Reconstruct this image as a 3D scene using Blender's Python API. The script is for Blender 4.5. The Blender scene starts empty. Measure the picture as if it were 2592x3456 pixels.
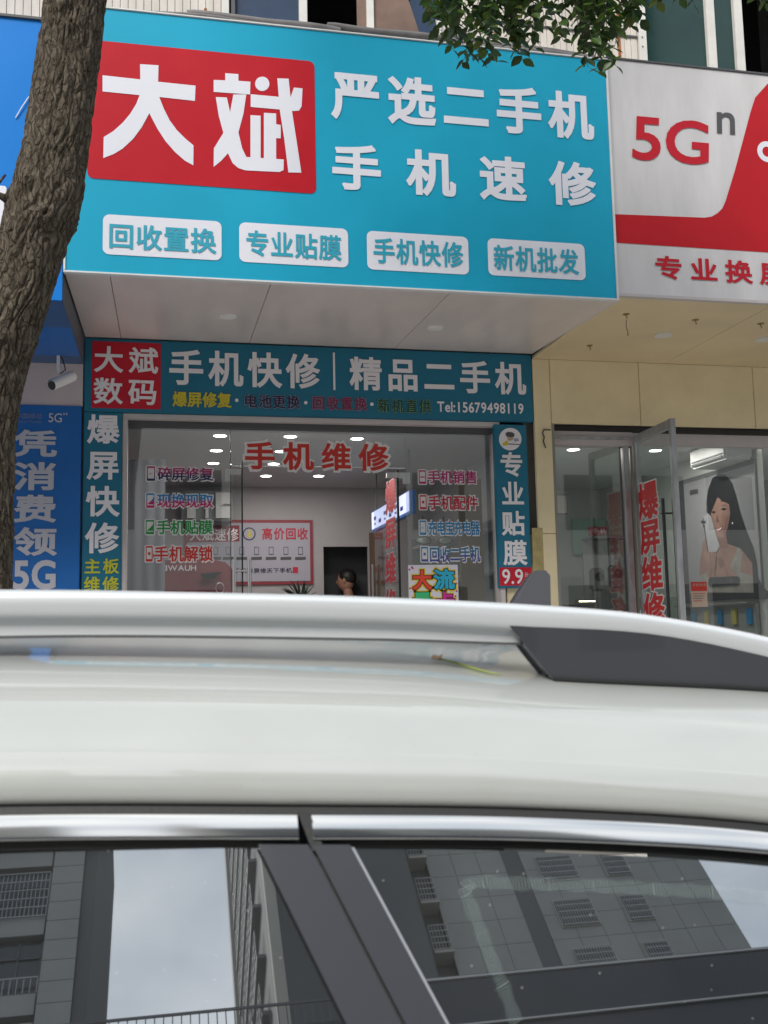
import bpy, bmesh, math, random
import numpy as np
from math import radians, sin, cos, tan, pi
from mathutils import Vector, Matrix, noise
from mathutils.geometry import delaunay_2d_cdt
random.seed(7)
SC = bpy.context.scene
COL = SC.collection

# ------------------------------------------------------------------ camera
YAW, PITCH, ROLL, FPX = radians(12.25), radians(6.7), radians(-1.23), 3446.0
CP = Vector((0.0, -7.0, 1.62))
def cam_axes():
    r = Vector((cos(YAW), -sin(YAW), 0)); fw = Vector((sin(YAW), cos(YAW), 0)); u = Vector((0, 0, 1))
    f2 = fw*cos(PITCH)+u*sin(PITCH); u2 = u*cos(PITCH)-fw*sin(PITCH)
    return r*cos(ROLL)+u2*sin(ROLL), u2*cos(ROLL)-r*sin(ROLL), f2
RX, UX, FX = cam_axes()
cd = bpy.data.cameras.new('camera'); cam = bpy.data.objects.new('camera', cd); COL.objects.link(cam)
cam.matrix_world = Matrix(((RX.x, UX.x, -FX.x, CP.x), (RX.y, UX.y, -FX.y, CP.y), (RX.z, UX.z, -FX.z, CP.z), (0, 0, 0, 1)))
cd.sensor_fit = 'VERTICAL'; cd.sensor_height = 36; cd.lens = 36*FPX/3456; cd.clip_start = .05; cd.clip_end = 2000
cd.dof.use_dof = True; cd.dof.focus_distance = 6.5; cd.dof.aperture_fstop = 12.0
SC.camera = cam

# ------------------------------------------------------------------ sky, sun, exposure
SUN_EL, SUN_ROT = radians(44), radians(215)
W = bpy.data.worlds.new('World'); SC.world = W; W.use_nodes = True
nt = W.node_tree; nt.nodes.clear()
out = nt.nodes.new('ShaderNodeOutputWorld'); bg = nt.nodes.new('ShaderNodeBackground'); bg.inputs[1].default_value = 0.065
sky = nt.nodes.new('ShaderNodeTexSky'); sky.sky_type = 'NISHITA'; sky.sun_disc = False; sky.sun_elevation = SUN_EL; sky.sun_rotation = SUN_ROT
sky.air_density = 1.2; sky.dust_density = 2.0
tc = nt.nodes.new('ShaderNodeTexCoord'); mp = nt.nodes.new('ShaderNodeMapping'); mp.inputs['Scale'].default_value = (1, 1, 1.6)
nz = nt.nodes.new('ShaderNodeTexNoise'); nz.inputs['Scale'].default_value = 2.2; nz.inputs['Detail'].default_value = 7; nz.inputs['Roughness'].default_value = .55
rp = nt.nodes.new('ShaderNodeValToRGB'); rp.color_ramp.elements[0].position = .34; rp.color_ramp.elements[1].position = .52
rp.color_ramp.elements[0].color = (.55, .55, .55, 1); rp.color_ramp.elements[1].color = (.97, .97, .97, 1)
n2 = nt.nodes.new('ShaderNodeTexNoise'); n2.inputs['Scale'].default_value = 3.1; n2.inputs['Detail'].default_value = 5
r2 = nt.nodes.new('ShaderNodeValToRGB'); r2.color_ramp.elements[0].color = (4.2, 5.0, 6.0, 1); r2.color_ramp.elements[1].color = (9.4, 9.7, 9.9, 1)
r2.color_ramp.elements[0].position = .3; r2.color_ramp.elements[1].position = .65
mx = nt.nodes.new('ShaderNodeMix'); mx.data_type = 'RGBA'
L = nt.links.new
L(tc.outputs['Generated'], mp.inputs[0]); L(mp.outputs[0], nz.inputs[0]); L(mp.outputs[0], n2.inputs[0])
L(nz.outputs[0], rp.inputs[0]); L(n2.outputs[0], r2.inputs[0]); L(rp.outputs[0], mx.inputs[0]); L(sky.outputs[0], mx.inputs[6]); L(r2.outputs[0], mx.inputs[7])
L(mx.outputs[2], bg.inputs[0]); L(bg.outputs[0], out.inputs[0])
sl = bpy.data.lights.new('sun', 'SUN'); sl.energy = 1.5; sl.angle = radians(26); sl.color = (1, .96, .9)
so = bpy.data.objects.new('sun', sl); COL.objects.link(so)
sd = Vector((sin(SUN_ROT)*cos(SUN_EL), cos(SUN_ROT)*cos(SUN_EL), sin(SUN_EL)))
so.rotation_euler = sd.to_track_quat('Z', 'Y').to_euler(); so.location = (0, 0, 30)
SC.view_settings.view_transform = 'Standard'; SC.view_settings.look = 'None'; SC.view_settings.gamma = 1
SC.view_settings.exposure = 1.25
try: SC.cycles.max_bounces = 8; SC.cycles.transparent_max_bounces = 16
except Exception: pass

# ------------------------------------------------------------------ sight lines to planes of the place
def ray(px, py):
    return (RX*((px-1296)/FPX) - UX*((py-1728)/FPX) + FX).normalized()
def P(px, py, y):
    d = ray(px, py); return CP + d*((y-CP.y)/d.y)
def PZ(px, py, z):
    d = ray(px, py); return CP + d*((z-CP.z)/d.z)
def PX(px, py, x):
    d = ray(px, py); return CP + d*((x-CP.x)/d.x)

# ------------------------------------------------------------------ materials
def srgb(c):
    c = [v/255 for v in c]
    return tuple(v/12.92 if v <= .04045 else ((v+.055)/1.055)**2.4 for v in c)
MATS = {}
def mat(name, col, rough=.5, metal=0., vary=0., vscale=6., bump=0., bscale=40., coat=0., spec=.5, stretch=(1, 1, 1), col2=None, emit=0., vdet=5., object_co=True):
    if name in MATS: return MATS[name]
    m = bpy.data.materials.new(name); m.use_nodes = True; t = m.node_tree; b = t.nodes['Principled BSDF']
    b.inputs['Base Color'].default_value = (*col, 1); b.inputs['Roughness'].default_value = rough; b.inputs['Metallic'].default_value = metal
    b.inputs['Specular IOR Level'].default_value = spec
    if coat: b.inputs['Coat Weight'].default_value = coat; b.inputs['Coat Roughness'].default_value = .035
    if emit: b.inputs['Emission Color'].default_value = (*col, 1); b.inputs['Emission Strength'].default_value = emit
    if vary or bump or col2:
        g = t.nodes.new('ShaderNodeNewGeometry'); mpn = t.nodes.new('ShaderNodeMapping'); mpn.inputs['Scale'].default_value = stretch
        t.links.new(g.outputs['Position'], mpn.inputs[0])
    if vary or col2:
        n = t.nodes.new('ShaderNodeTexNoise'); n.inputs['Scale'].default_value = vscale; n.inputs['Detail'].default_value = vdet; n.inputs['Roughness'].default_value = .6
        t.links.new(mpn.outputs[0], n.inputs[0])
        r = t.nodes.new('ShaderNodeValToRGB'); r.color_ramp.elements[0].position = .3; r.color_ramp.elements[1].position = .7
        c2 = col2 if col2 else tuple(min(1, c*(1+vary)) for c in col)
        c1 = col if col2 else tuple(c*(1-vary) for c in col)
        r.color_ramp.elements[0].color = (*c1, 1); r.color_ramp.elements[1].color = (*c2, 1)
        t.links.new(n.outputs[0], r.inputs[0]); t.links.new(r.outputs[0], b.inputs['Base Color'])
        mr = t.nodes.new('ShaderNodeMapRange'); mr.inputs[3].default_value = max(0, rough-.06); mr.inputs[4].default_value = min(1, rough+.1)
        t.links.new(n.outputs[0], mr.inputs[0]); t.links.new(mr.outputs[0], b.inputs['Roughness'])
    if bump:
        n = t.nodes.new('ShaderNodeTexNoise'); n.inputs['Scale'].default_value = bscale; n.inputs['Detail'].default_value = 4
        t.links.new(mpn.outputs[0], n.inputs[0])
        bp = t.nodes.new('ShaderNodeBump'); bp.inputs['Strength'].default_value = 1; bp.inputs['Distance'].default_value = bump
        t.links.new(n.outputs[0], bp.inputs['Height']); t.links.new(bp.outputs[0], b.inputs['Normal'])
    MATS[name] = m; return m
def grad(name, top, bot, rough=.4):
    """flat print in two inks, one over the other"""
    m = mat(name, top, rough)
    t = m.node_tree; b = t.nodes['Principled BSDF']; tcn = t.nodes.new('ShaderNodeTexCoord'); s = t.nodes.new('ShaderNodeSeparateXYZ')
    r = t.nodes.new('ShaderNodeValToRGB'); r.color_ramp.elements[0].position = .38; r.color_ramp.elements[1].position = .62
    r.color_ramp.elements[0].color = (*bot, 1); r.color_ramp.elements[1].color = (*top, 1)
    t.links.new(tcn.outputs['Generated'], s.inputs[0]); t.links.new(s.outputs[2], r.inputs[0]); t.links.new(r.outputs[0], b.inputs['Base Color']); return m
def glass(name, tint, refl, ior=1.5, rough=0.0, gcol=(1, 1, 1), dust=0.):
    """clear pane: see-through, with a mirror reflection that grows at grazing angles"""
    m = bpy.data.materials.new(name); m.use_nodes = True; t = m.node_tree; t.nodes.clear()
    o = t.nodes.new('ShaderNodeOutputMaterial'); tr = t.nodes.new('ShaderNodeBsdfTransparent'); tr.inputs[0].default_value = (*tint, 1)
    gl = t.nodes.new('ShaderNodeBsdfGlossy'); gl.inputs[0].default_value = (*gcol, 1); gl.inputs['Roughness'].default_value = rough
    fr = t.nodes.new('ShaderNodeFresnel'); fr.inputs[0].default_value = ior
    ad = t.nodes.new('ShaderNodeMath'); ad.operation = 'ADD'; ad.inputs[1].default_value = refl-.04; ad.use_clamp = True
    mi = t.nodes.new('ShaderNodeMixShader'); ge = t.nodes.new('ShaderNodeNewGeometry')
    iv = t.nodes.new('ShaderNodeMath'); iv.operation = 'SUBTRACT'; iv.inputs[0].default_value = 1; t.links.new(ge.outputs['Backfacing'], iv.inputs[1])
    mu = t.nodes.new('ShaderNodeMath'); mu.operation = 'MULTIPLY'; t.links.new(ad.outputs[0], mu.inputs[0]); t.links.new(iv.outputs[0], mu.inputs[1])
    t.links.new(fr.outputs[0], ad.inputs[0]); t.links.new(mu.outputs[0], mi.inputs[0]); t.links.new(tr.outputs[0], mi.inputs[1]); t.links.new(gl.outputs[0], mi.inputs[2])
    last = mi
    if dust:
        g = t.nodes.new('ShaderNodeNewGeometry'); n = t.nodes.new('ShaderNodeTexNoise'); n.inputs['Scale'].default_value = 3.; n.inputs['Detail'].default_value = 8
        v = t.nodes.new('ShaderNodeTexVoronoi'); v.inputs['Scale'].default_value = 70
        lt = t.nodes.new('ShaderNodeMath'); lt.operation = 'LESS_THAN'; lt.inputs[1].default_value = .055
        t.links.new(g.outputs['Position'], v.inputs[0]); t.links.new(v.outputs[0], lt.inputs[0])
        sp = t.nodes.new('ShaderNodeMath'); sp.operation = 'MULTIPLY'; sp.inputs[1].default_value = .35; t.links.new(lt.outputs[0], sp.inputs[0])
        t.links.new(g.outputs['Position'], n.inputs[0])
        mr = t.nodes.new('ShaderNodeMapRange'); mr.inputs[1].default_value = .4; mr.inputs[2].default_value = .8; mr.inputs[3].default_value = dust*.3; mr.inputs[4].default_value = dust
        t.links.new(n.outputs[0], mr.inputs[0])
        a2 = t.nodes.new('ShaderNodeMath'); a2.operation = 'ADD'; t.links.new(mr.outputs[0], a2.inputs[0]); t.links.new(sp.outputs[0], a2.inputs[1])
        df = t.nodes.new('ShaderNodeBsdfDiffuse'); df.inputs[0].default_value = (.55, .55, .53, 1)
        m2 = t.nodes.new('ShaderNodeMixShader'); t.links.new(a2.outputs[0], m2.inputs[0]); t.links.new(last.outputs[0], m2.inputs[1]); t.links.new(df.outputs[0], m2.inputs[2]); last = m2
    t.links.new(last.outputs[0], o.inputs[0]); MATS[name] = m; return m

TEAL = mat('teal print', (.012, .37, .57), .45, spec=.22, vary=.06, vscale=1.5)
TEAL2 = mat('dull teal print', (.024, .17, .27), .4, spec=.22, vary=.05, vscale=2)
TEALINK = mat('teal ink', (.02, .36, .50), .5)
RED = mat('red print', (.50, .010, .022), .45, spec=.22, vary=.04)
RED2 = mat('dull red print', (.55, .02, .04), .45, spec=.22)
WHITE = mat('white print', (.78, .78, .86), .5, spec=.22)
WHITE2 = mat('white lettering', (.82, .79, .83), .5)
WTRIM = mat('white metal trim', (.72, .72, .72), .4, vary=.06)
PINKW = mat('off white frame', (.55, .50, .50), .5, vary=.06)
SOFF = mat('pale aluminium soffit', (.70, .61, .57), .30, vary=.10, vscale=2.2, spec=.7, stretch=(1.5, .5, 1), bump=.0015, bscale=2.5)
CREAM = mat('cream aluminium panel', (.80, .68, .44), .38, vary=.09, vscale=2.6, bump=.0008, bscale=3)
CREAMS = mat('cream soffit panel', (.72, .58, .37), .35, vary=.10, vscale=1.4, bump=.0008, bscale=3)
DARKJ = mat('dark joint', (.05, .045, .04), .8)
BLUE = mat('blue print', (.005, .20, .66), .4, spec=.22, vary=.05, vscale=1)
BLUE2 = mat('deep blue print', (.008, .13, .44), .4, vary=.05)
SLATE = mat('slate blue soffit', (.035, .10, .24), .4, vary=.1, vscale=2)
PINKWALL = mat('pinkish white wall', (.60, .51, .52), .5, vary=.05)
BLACK = mat('black plastic', (.015, .015, .016), .35)
RUBBER = mat('black rubber', (.02, .02, .02), .6, bump=.0005, bscale=200)
DGREY = mat('dark grey', (.08, .08, .085), .5)
STEEL = mat('brushed steel', (.62, .61, .60), .28, metal=1, vary=.1, vscale=20, stretch=(1, 1, .1))
ALU = mat('scuffed aluminium', (.42, .42, .44), .38, metal=.5, vary=.25, vscale=14, stretch=(1, 1, .3))
CHROME = mat('satin chrome', (.74, .72, .69), .11, metal=1)
GREYCON = mat('grey corrugated conduit', (.16, .15, .15), .6, vary=.25, vscale=9)
WALLIN = mat('grey interior wall', (.40, .38, .39), .75, vary=.04)
CEILIN = mat('white interior ceiling', (.44, .43, .44), .8)
FLOORIN = mat('pale floor tile', (.4, .39, .37), .3, vary=.06)
LAMP = mat('lit downlight', (1, .97, .93), .5, emit=7)
LAMPOFF = mat('unlit downlight', (.8, .8, .8), .4)
GL = glass('shop glass', (.84, .86, .86), .16, dust=.03)
GLW = glass('green window glass', (.04, .10, .09), .12, dust=.05)
GLD = glass('door glass', (.90, .93, .92), .05, ior=1.18)
GLCAR = glass('tinted car glass', (.045, .05, .055), .42, gcol=(.93, .97, 1.0), dust=.045, rough=.012)

# ------------------------------------------------------------------ geometry helpers
class MB:
    def __init__(s): s.v = []; s.f = []
    def add(s, vs, fs):
        b = len(s.v); s.v += [tuple(v) for v in vs]; s.f += [tuple(b+i for i in f) for f in fs]; return s
    def box(s, x0, x1, y0, y1, z0, z1):
        return s.add([(x, y, z) for x in (x0, x1) for y in (y0, y1) for z in (z0, z1)],
                     [(0, 1, 3, 2), (4, 6, 7, 5), (0, 4, 5, 1), (2, 3, 7, 6), (0, 2, 6, 4), (1, 5, 7, 3)])
    def quad(s, a, b, c, d): return s.add([a, b, c, d], [(0, 1, 2, 3)])
    def prism(s, pts, off):
        """polygon pts (3-D, planar) pushed by vector off"""
        n = len(pts); o = Vector(off)
        vs = [Vector(p) for p in pts]+[Vector(p)+o for p in pts]
        return s.add(vs, [tuple(range(n)), tuple(range(2*n-1, n-1, -1))]+[(i, (i+1) % n+0, (i+1) % n+n, i+n) for i in range(n)])
    def tube(s, pts, r, n=10, caps=True, fl=1.0):
        pts = [Vector(p) for p in pts]; rs = r if isinstance(r, (list, tuple)) else [r]*len(pts)
        rings = []; prev = None
        for i, p in enumerate(pts):
            t = (pts[min(i+1, len(pts)-1)]-pts[max(i-1, 0)]).normalized()
            if prev is None:
                a = Vector((0, 0, 1)) if abs(t.z) < .9 else Vector((1, 0, 0)); u = t.cross(a).normalized()
            else: u = (prev-t*prev.dot(t)).normalized()
            prev = u; w = t.cross(u)
            rings.append([p+(u*cos(2*pi*k/n)+w*sin(2*pi*k/n)*fl)*rs[i] for k in range(n)])
        b = len(s.v)
        for R in rings: s.v += [tuple(q) for q in R]
        for i in range(len(rings)-1):
            for k in range(n):
                s.f.append((b+i*n+k, b+i*n+(k+1) % n, b+(i+1)*n+(k+1) % n, b+(i+1)*n+k))
        if caps: s.f.append(tuple(b+k for k in range(n-1, -1, -1))); s.f.append(tuple(b+(len(rings)-1)*n+k for k in range(n)))
        return s
    def disc(s, c, ax, r, h, n=24):
        ax = Vector(ax).normalized(); return s.tube([Vector(c)-ax*h/2, Vector(c)+ax*h/2], r, n)
    def ell(s, c, r, nu=16, nv=10, rot=None):
        c = Vector(c); b = len(s.v); rot = rot or Matrix.Identity(3)
        for j in range(nv+1):
            th = pi*j/nv
            for k in range(nu):
                ph = 2*pi*k/nu
                s.v.append(tuple(c+rot@Vector((r[0]*sin(th)*cos(ph), r[1]*sin(th)*sin(ph), r[2]*cos(th)))))
        for j in range(nv):
            for k in range(nu): s.f.append((b+j*nu+k, b+(j+1)*nu+k, b+(j+1)*nu+(k+1) % nu, b+j*nu+(k+1) % nu))
        return s
    def mesh(s, name, m, smooth=False, bevel=0):
        me = bpy.data.meshes.new(name); me.from_pydata(s.v, [], s.f); me.validate()
        bm = bmesh.new(); bm.from_mesh(me)
        if bevel:
            bmesh.ops.remove_doubles(bm, verts=bm.verts, dist=1e-6)
            bmesh.ops.bevel(bm, geom=[e for e in bm.edges if e.is_manifold and e.calc_face_angle(0) > .5], offset=bevel, segments=2, affect='EDGES')
        bmesh.ops.recalc_face_normals(bm, faces=bm.faces); bm.to_mesh(me); bm.free()
        if smooth: me.shade_smooth()
        me.materials.append(m); return me
def link(name, me, parent=None):
    o = bpy.data.objects.new(name, me); COL.objects.link(o)
    if parent:
        o.parent = parent
        q = parent; l = Vector((0, 0, 0))
        while q: l += q.location; q = q.parent
        if parent.get('plain') is None: o.matrix_parent_inverse = Matrix.Translation(-ORG.get(parent.name, Vector((0, 0, 0))))
    return o
ORG = {}
def part(name, mb, m, parent=None, smooth=False, bevel=0, stuff=False):
    o = link(name, mb.mesh(name, m, smooth, bevel), parent)
    if smooth:
        try: o.data.set_sharp_from_angle(angle=radians(42))
        except Exception: pass
    if stuff: o['kind'] = 'stuff'
    return o
def thing(name, label, cat, loc=(0, 0, 0), group=None):
    o = bpy.data.objects.new(name, None); COL.objects.link(o); o.location = loc; o.empty_display_size = .1
    ORG[o.name] = Vector(loc); o['label'] = label; o['category'] = cat
    if group: o['group'] = group
    return o
def tag(o, label, cat, group=None):
    o['label'] = label; o['category'] = cat
    if group: o['group'] = group
    return o
def struct(name, mb, m, smooth=False):
    o = part(name, mb, m, None, smooth); o['kind'] = 'structure'; return o
def copy_tree(root, loc):
    c = root.copy(); COL.objects.link(c); c.location = loc
    for ch in root.children:
        d = ch.copy(); COL.objects.link(d); d.parent = c
        for g in ch.children:
            e = g.copy(); COL.objects.link(e); e.parent = d
    return c
def rrect(x0, x1, z0, z1, r, n=6):
    pts = []
    for cx, cz, a in ((x1-r, z1-r, 0), (x0+r, z1-r, 90), (x0+r, z0+r, 180), (x1-r, z0+r, 270)):
        for k in range(n+1):
            t = radians(a+90*k/n); pts.append((cx+r*cos(t), cz+r*sin(t)))
    return pts
def crom(tab, x):
    """smooth curve through a table of (x, value)"""
    n = len(tab)
    if x <= tab[0][0]: return tab[0][1]
    if x >= tab[-1][0]: return tab[-1][1]
    for i in range(n-1):
        if tab[i][0] <= x <= tab[i+1][0]: break
    x1, y1 = tab[i]; x2, y2 = tab[i+1]; h = x2-x1
    def sl(j):
        if j == 0: return (tab[1][1]-tab[0][1])/(tab[1][0]-tab[0][0])
        if j == n-1: return (tab[-1][1]-tab[-2][1])/(tab[-1][0]-tab[-2][0])
        return (tab[j+1][1]-tab[j-1][1])/(tab[j+1][0]-tab[j-1][0])
    t = (x-x1)/h; m1 = sl(i)*h; m2 = sl(i+1)*h
    return (2*t**3-3*t**2+1)*y1+(t**3-2*t**2+t)*m1+(-2*t**3+3*t**2)*y2+(t**3-t**2)*m2

# ------------------------------------------------------------------ lettering
_gl = {}
_tc = bpy.data.curves.new('letter', 'FONT'); _to = bpy.data.objects.new('letter', _tc); COL.objects.link(_to); _tc.resolution_u = 5
def raw_glyph(ch):
    if ch in _gl: return _gl[ch]
    _tc.body = ch; bpy.context.view_layer.update(); dg = bpy.context.evaluated_depsgraph_get()
    me = bpy.data.meshes.new_from_object(_to.evaluated_get(dg))
    vs = [Vector((v.co.x, v.co.y)) for v in me.vertices]; fs = [tuple(p.vertices) for p in me.polygons]
    cnt = {}
    for f in fs:
        for i in range(len(f)):
            k = tuple(sorted((f[i], f[(i+1) % len(f)]))); cnt[k] = cnt.get(k, 0)+1
    _gl[ch] = (vs, fs, [k for k, c in cnt.items() if c == 1]); bpy.data.meshes.remove(me); return _gl[ch]
def union(vs, fs):
    V, E, Fc, *_ = delaunay_2d_cdt(vs, [], fs, 0, 1e-6, False)
    A = np.array([tuple(v) for v in V]); T = np.array([tuple(f) for f in Fc if len(f) == 3]); Cn = A[T].mean(axis=1); keep = np.zeros(len(T), bool)
    for f in fs:
        p = np.array([tuple(vs[i]) for i in f]); q = np.roll(p, -1, axis=0); m = np.zeros(len(T), bool)
        for (x1, y1), (x2, y2) in zip(p, q):
            if y1 == y2: continue
            c = ((y1 > Cn[:, 1]) != (y2 > Cn[:, 1])) & (Cn[:, 0] < (x2-x1)*(Cn[:, 1]-y1)/(y2-y1)+x1); m ^= c
        keep |= m
    return [Vector(v) for v in V], [tuple(int(i) for i in t) for t in T[keep]]
_gc = {}
def glyph(ch, w):
    """letter outline in em units, strokes made w em heavier on each side; returns 2-D verts and faces"""
    k = (ch, w)
    if k in _gc: return _gc[k]
    vs, fs, es = raw_glyph(ch)
    if w > 0 and vs:
        vs = list(vs); fs = list(fs)
        for a, b in es:
            p, q = vs[a], vs[b]; d = q-p; l = d.length
            if l < 1e-5: continue
            d = d/l; n = Vector((-d.y, d.x))*w; e = d*w*.9; b0 = len(vs)
            vs += [p-e-n, q+e-n, q+e+n, p-e+n]; fs.append((b0, b0+1, b0+2, b0+3))
        vs, fs = union(vs, fs)
    _gc[k] = (vs, fs); return _gc[k]
def cjk(c): return ord(c) > 0x2000
def letters(name, txt, frame, parent, m, w=.02, gw=None, plain=True, slant=0., lift=0.):
    """frame = (origin, u, v): lower-left corner and the vectors that span the line of text"""
    O, U, Vv = frame; n = Vector(U).cross(Vector(Vv)).normalized()
    cells = []; 
    if all(cjk(c) for c in txt):
        k = len(txt); g = gw if gw else min(1.0, 1.0/(k))
        pitch = (1-g)/(k-1) if k > 1 else 0
        for i, c in enumerate(txt):
            vs, fs = glyph(c, w)
            cells.append((vs, fs, .045-w, .955+w, -.078-w, .845+w, i*pitch, g))
    else:
        x = 0; tmp = []
        for c in txt:
            vs, fs = glyph(c, w)
            if not vs: x += .28; continue
            a = min(v.x for v in vs); b = max(v.x for v in vs); adv = (b-a)+.07
            if c.isdigit() and b-a < .5 and len(txt) > 4: a, b = (a+b)/2-.25, (a+b)/2+.25; adv = .55
            tmp.append((vs, fs, a, b, x)); x += adv
        tot = x-.07; y0 = min(v.y for t in tmp for v in t[0]); y1 = max(v.y for t in tmp for v in t[0])
        for vs, fs, a, b, xx in tmp: cells.append((vs, fs, a, b, y0, y1, xx/tot, (b-a)/tot))
    mb = MB()
    for vs, fs, a, b, c, d, ox, g in cells:
        P3 = []
        for v in vs:
            yy = (v.y-c)/(d-c); xx = ox+(v.x-a)/(b-a)*g
            P3.append(Vector(O)+Vector(U)*xx+Vector(Vv)*yy+Vector(U).normalized()*slant*yy*Vector(Vv).length+n*lift)
        mb.add(P3, fs)
    o = part(name, mb, m, parent); return o
def fr(tl, br, y):
    """upright frame on the plane y between two opposite corners"""
    a = P(*tl, y); b = P(*br, y); return (Vector((a.x, y, b.z)), Vector((b.x-a.x, 0, 0)), Vector((0, 0, a.z-b.z)))
def txt(t, tl, br, y, parent, m, w=.02, outline=None, ow=.03, name='lettering', **k):
    f = fr(tl, br, y)
    if outline:
        f2 = f; g = k.copy()
        letters('outline', t, grow(f, ow, t, k.get('gw')), parent, outline, w+ow, **k)
    return letters(name, t, (f[0]-Vector((0, .0015, 0)), f[1], f[2]), parent, m, w, **k)
def grow(f, ow, t, gw=None):
    O, U, V = f; h = V.length*ow/.92; wch = (gw if gw else 1/len(t))*U.length*ow/.92
    un = U.normalized(); vn = V.normalized(); return (O-un*wch-vn*h, un*(U.length+2*wch), vn*(V.length+2*h))
def sheet(name, pts, m, parent, y=None):
    """flat printed shape; pts are (x,z) on plane y"""
    mb = MB(); V, F_ = union([Vector(p) for p in pts], [tuple(range(len(pts)))]); mb.add([(v.x, y, v.y) for v in V], F_); return part(name, mb, m, parent)
def shp(name, pxs, y, m, parent):
    return sheet(name, [(P(a, b, y).x, P(a, b, y).z) for a, b in pxs], m, parent, y)
def circ(cx, cy, r, n=24, ry=None): return [(cx+r*cos(2*pi*k/n), cy+(ry or r)*sin(2*pi*k/n)) for k in range(n)]

FLOOR = .30
# ================================================================== GROUND
PALEROAD = mat('pale bounce road', (.33, .32, .30), .85, vary=.15, vscale=3, bump=.003, bscale=90)  # unseen road surface, made pale to bounce light up under the canopies
struct('ground', MB().box(-300, 300, -300, 300, -.5, -.02), mat('far ground', (.12, .12, .11), .9, vary=.2, vscale=.2))
struct('road', MB().box(-120, 120, -13.0, -4.12, -.015, 0), PALEROAD)
kerb = MB()
struct('kerb', kerb.box(-60, 60, -4.12, -3.97, -.01, .14), mat('kerb stone', (.32, .32, .31), .8, vary=.12, vscale=8))
struct('kerb', MB().box(-60, 60, -13.15, -13.0, -.01, .14), MATS['kerb stone'])
pv = struct('pavement', MB().box(-60, 60, -3.965, .10, -.012, .128), mat('paving bed', (.16, .15, .14), .9))
struct('pavement', MB().box(-60, 60, -21.9, -13.155, -.012, .135), MATS['paving bed'])
PAVE = mat('paving slab', (.45, .44, .41), .8, vary=.15, vscale=3, bump=.001, bscale=60)
slab_me = MB().box(-.196, .196, -.196, .196, -.01, .018).mesh('paving_slab', PAVE, bevel=.003)
for i in range(-8, 16):
    for j in range(6):
        if i*.4+.2 > 5.6: continue
        s_ = bpy.data.objects.new('paving_slab', slab_me); COL.objects.link(s_); s_.location = (i*.4, -2.2+j*.4-.6, .128); s_.parent = pv
struct('road_marking', MB().box(-60, 60, -8.6, -8.48, .001, .004), mat('road paint', (.7, .7, .68), .7, vary=.15, vscale=10))

# ================================================================== SHOP BUILDING (structure of our side)
bld = thing('shop_building', 'shop building with planked white upper wall, unseen upper storeys added to block sky light', 'building', (2, 4, 0))
X0, X1 = -.53, 2.667
SHELL = mat('grey masonry', (.30, .29, .28), .85, vary=.15, vscale=2)
ZU = 5.0
# party walls, floors, back
m_ = MB()
for x in (-4.6, -.56, 2.69, 6.2): m_.box(x-.05, x+.05, .16, 3.3, 0, 3.9)
m_.box(-4.65, 6.25, 3.3, 3.5, 0, 20); m_.box(-4.65, -4.5, 0.3, 3.3, 3.9, 20); m_.box(6.1, 6.25, .3, 3.3, 3.9, 20)
part('masonry', m_, SHELL, bld)
part('roof', MB().box(-4.8, 6.4, -.1, 3.6, 20.001, 20.2), SHELL, bld)
for fz in (8.6, 11.6, 14.6, 17.6):  # unseen storeys added to keep sky light off the car roof
    part('upper_wall', MB().box(-4.6, 6.2, .14, .28, fz+.001, fz+1.2), SHELL, bld); part('window_pane', MB().box(-4.6, 6.2, .20, .22, fz+1.2, fz+2.6), mat('added storey glass', (.03, .04, .05), .1), bld); part('upper_wall', MB().box(-4.6, 6.2, .14, .28, fz+2.6, fz+3.0), SHELL, bld)
part('floor_slab', MB().box(-4.6, 6.2, .1, 3.3, 0.0, FLOOR), FLOORIN, bld)
part('floor_slab', MB().box(-4.6, 6.2, .28, 3.3, 3.62, 3.9), SHELL, bld)
# wall above the openings, behind the signs
part('upper_wall', MB().box(-4.6, 6.2, .14, .28, 3.66, 5.62), SHELL, bld)
part('upper_wall', MB().box(-4.6, 6.2, .14, .28, 7.6, 8.6), SHELL, bld)
part('upper_room_wall', MB().box(-4.5, 6.1, 2.0, 2.1, 3.9, 8.5), mat('dark room', (.02, .02, .022), .9), bld)
# planks on the upper wall
PLK = mat('white painted plank', (.60, .55, .49), .6, vary=.16, vscale=3.5, stretch=(3, 3, .6))
RUST = mat('rust stain', (.30, .09, .02), .8, vary=.4, vscale=30)
YW = .12
def planks(xa, xb, z0=5.35, z1=7.4, step=.0555):
    k = int(round((xb-xa)/step)); st = (xb-xa)/k
    part('plank_backing', MB().box(xa, xb, YW+.014, YW+.05, z0, z1), DARKJ, bld)
    me = MB().box(.0015, st-.0015, 0, .012, z0, z1).mesh('plank', PLK, bevel=.002)
    for i in range(k):
        o = link('plank', me, None); o.location = (xa+i*st-2, YW-4+random.uniform(-.002, .001), 0); o.parent = bld
planks(-3.2, .398); planks(2.06, 3.72)
part('rail_strip', MB().box(2.3, 3.72, YW-.012, YW-.003, 6.335, 6.35), DGREY, bld)
for x, z0, z1 in ((3.56, 6.12, 6.55), (2.52, 6.1, 6.35)):
    part('rust_stain', MB().box(x-.012, x+.012, YW-.006, YW-.004, z0, z1), RUST, bld)
part('old_bolt', MB().disc((.285, YW-.01, 6.18), (0, 1, 0), .011, .02, 10).disc((-.84, YW-.01, 6.10), (0, 1, 0), .011, .02, 10), RUST, bld)
WFR = mat('white window frame', (.66, .64, .60), .45, vary=.08)
def post(x0, x1, m=WFR, y0=YW-.03, y1=YW+.05): return part('window_mullion', MB().box(x0, x1, y0, y1, 5.35, 7.4), m, bld, bevel=.003)
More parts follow.
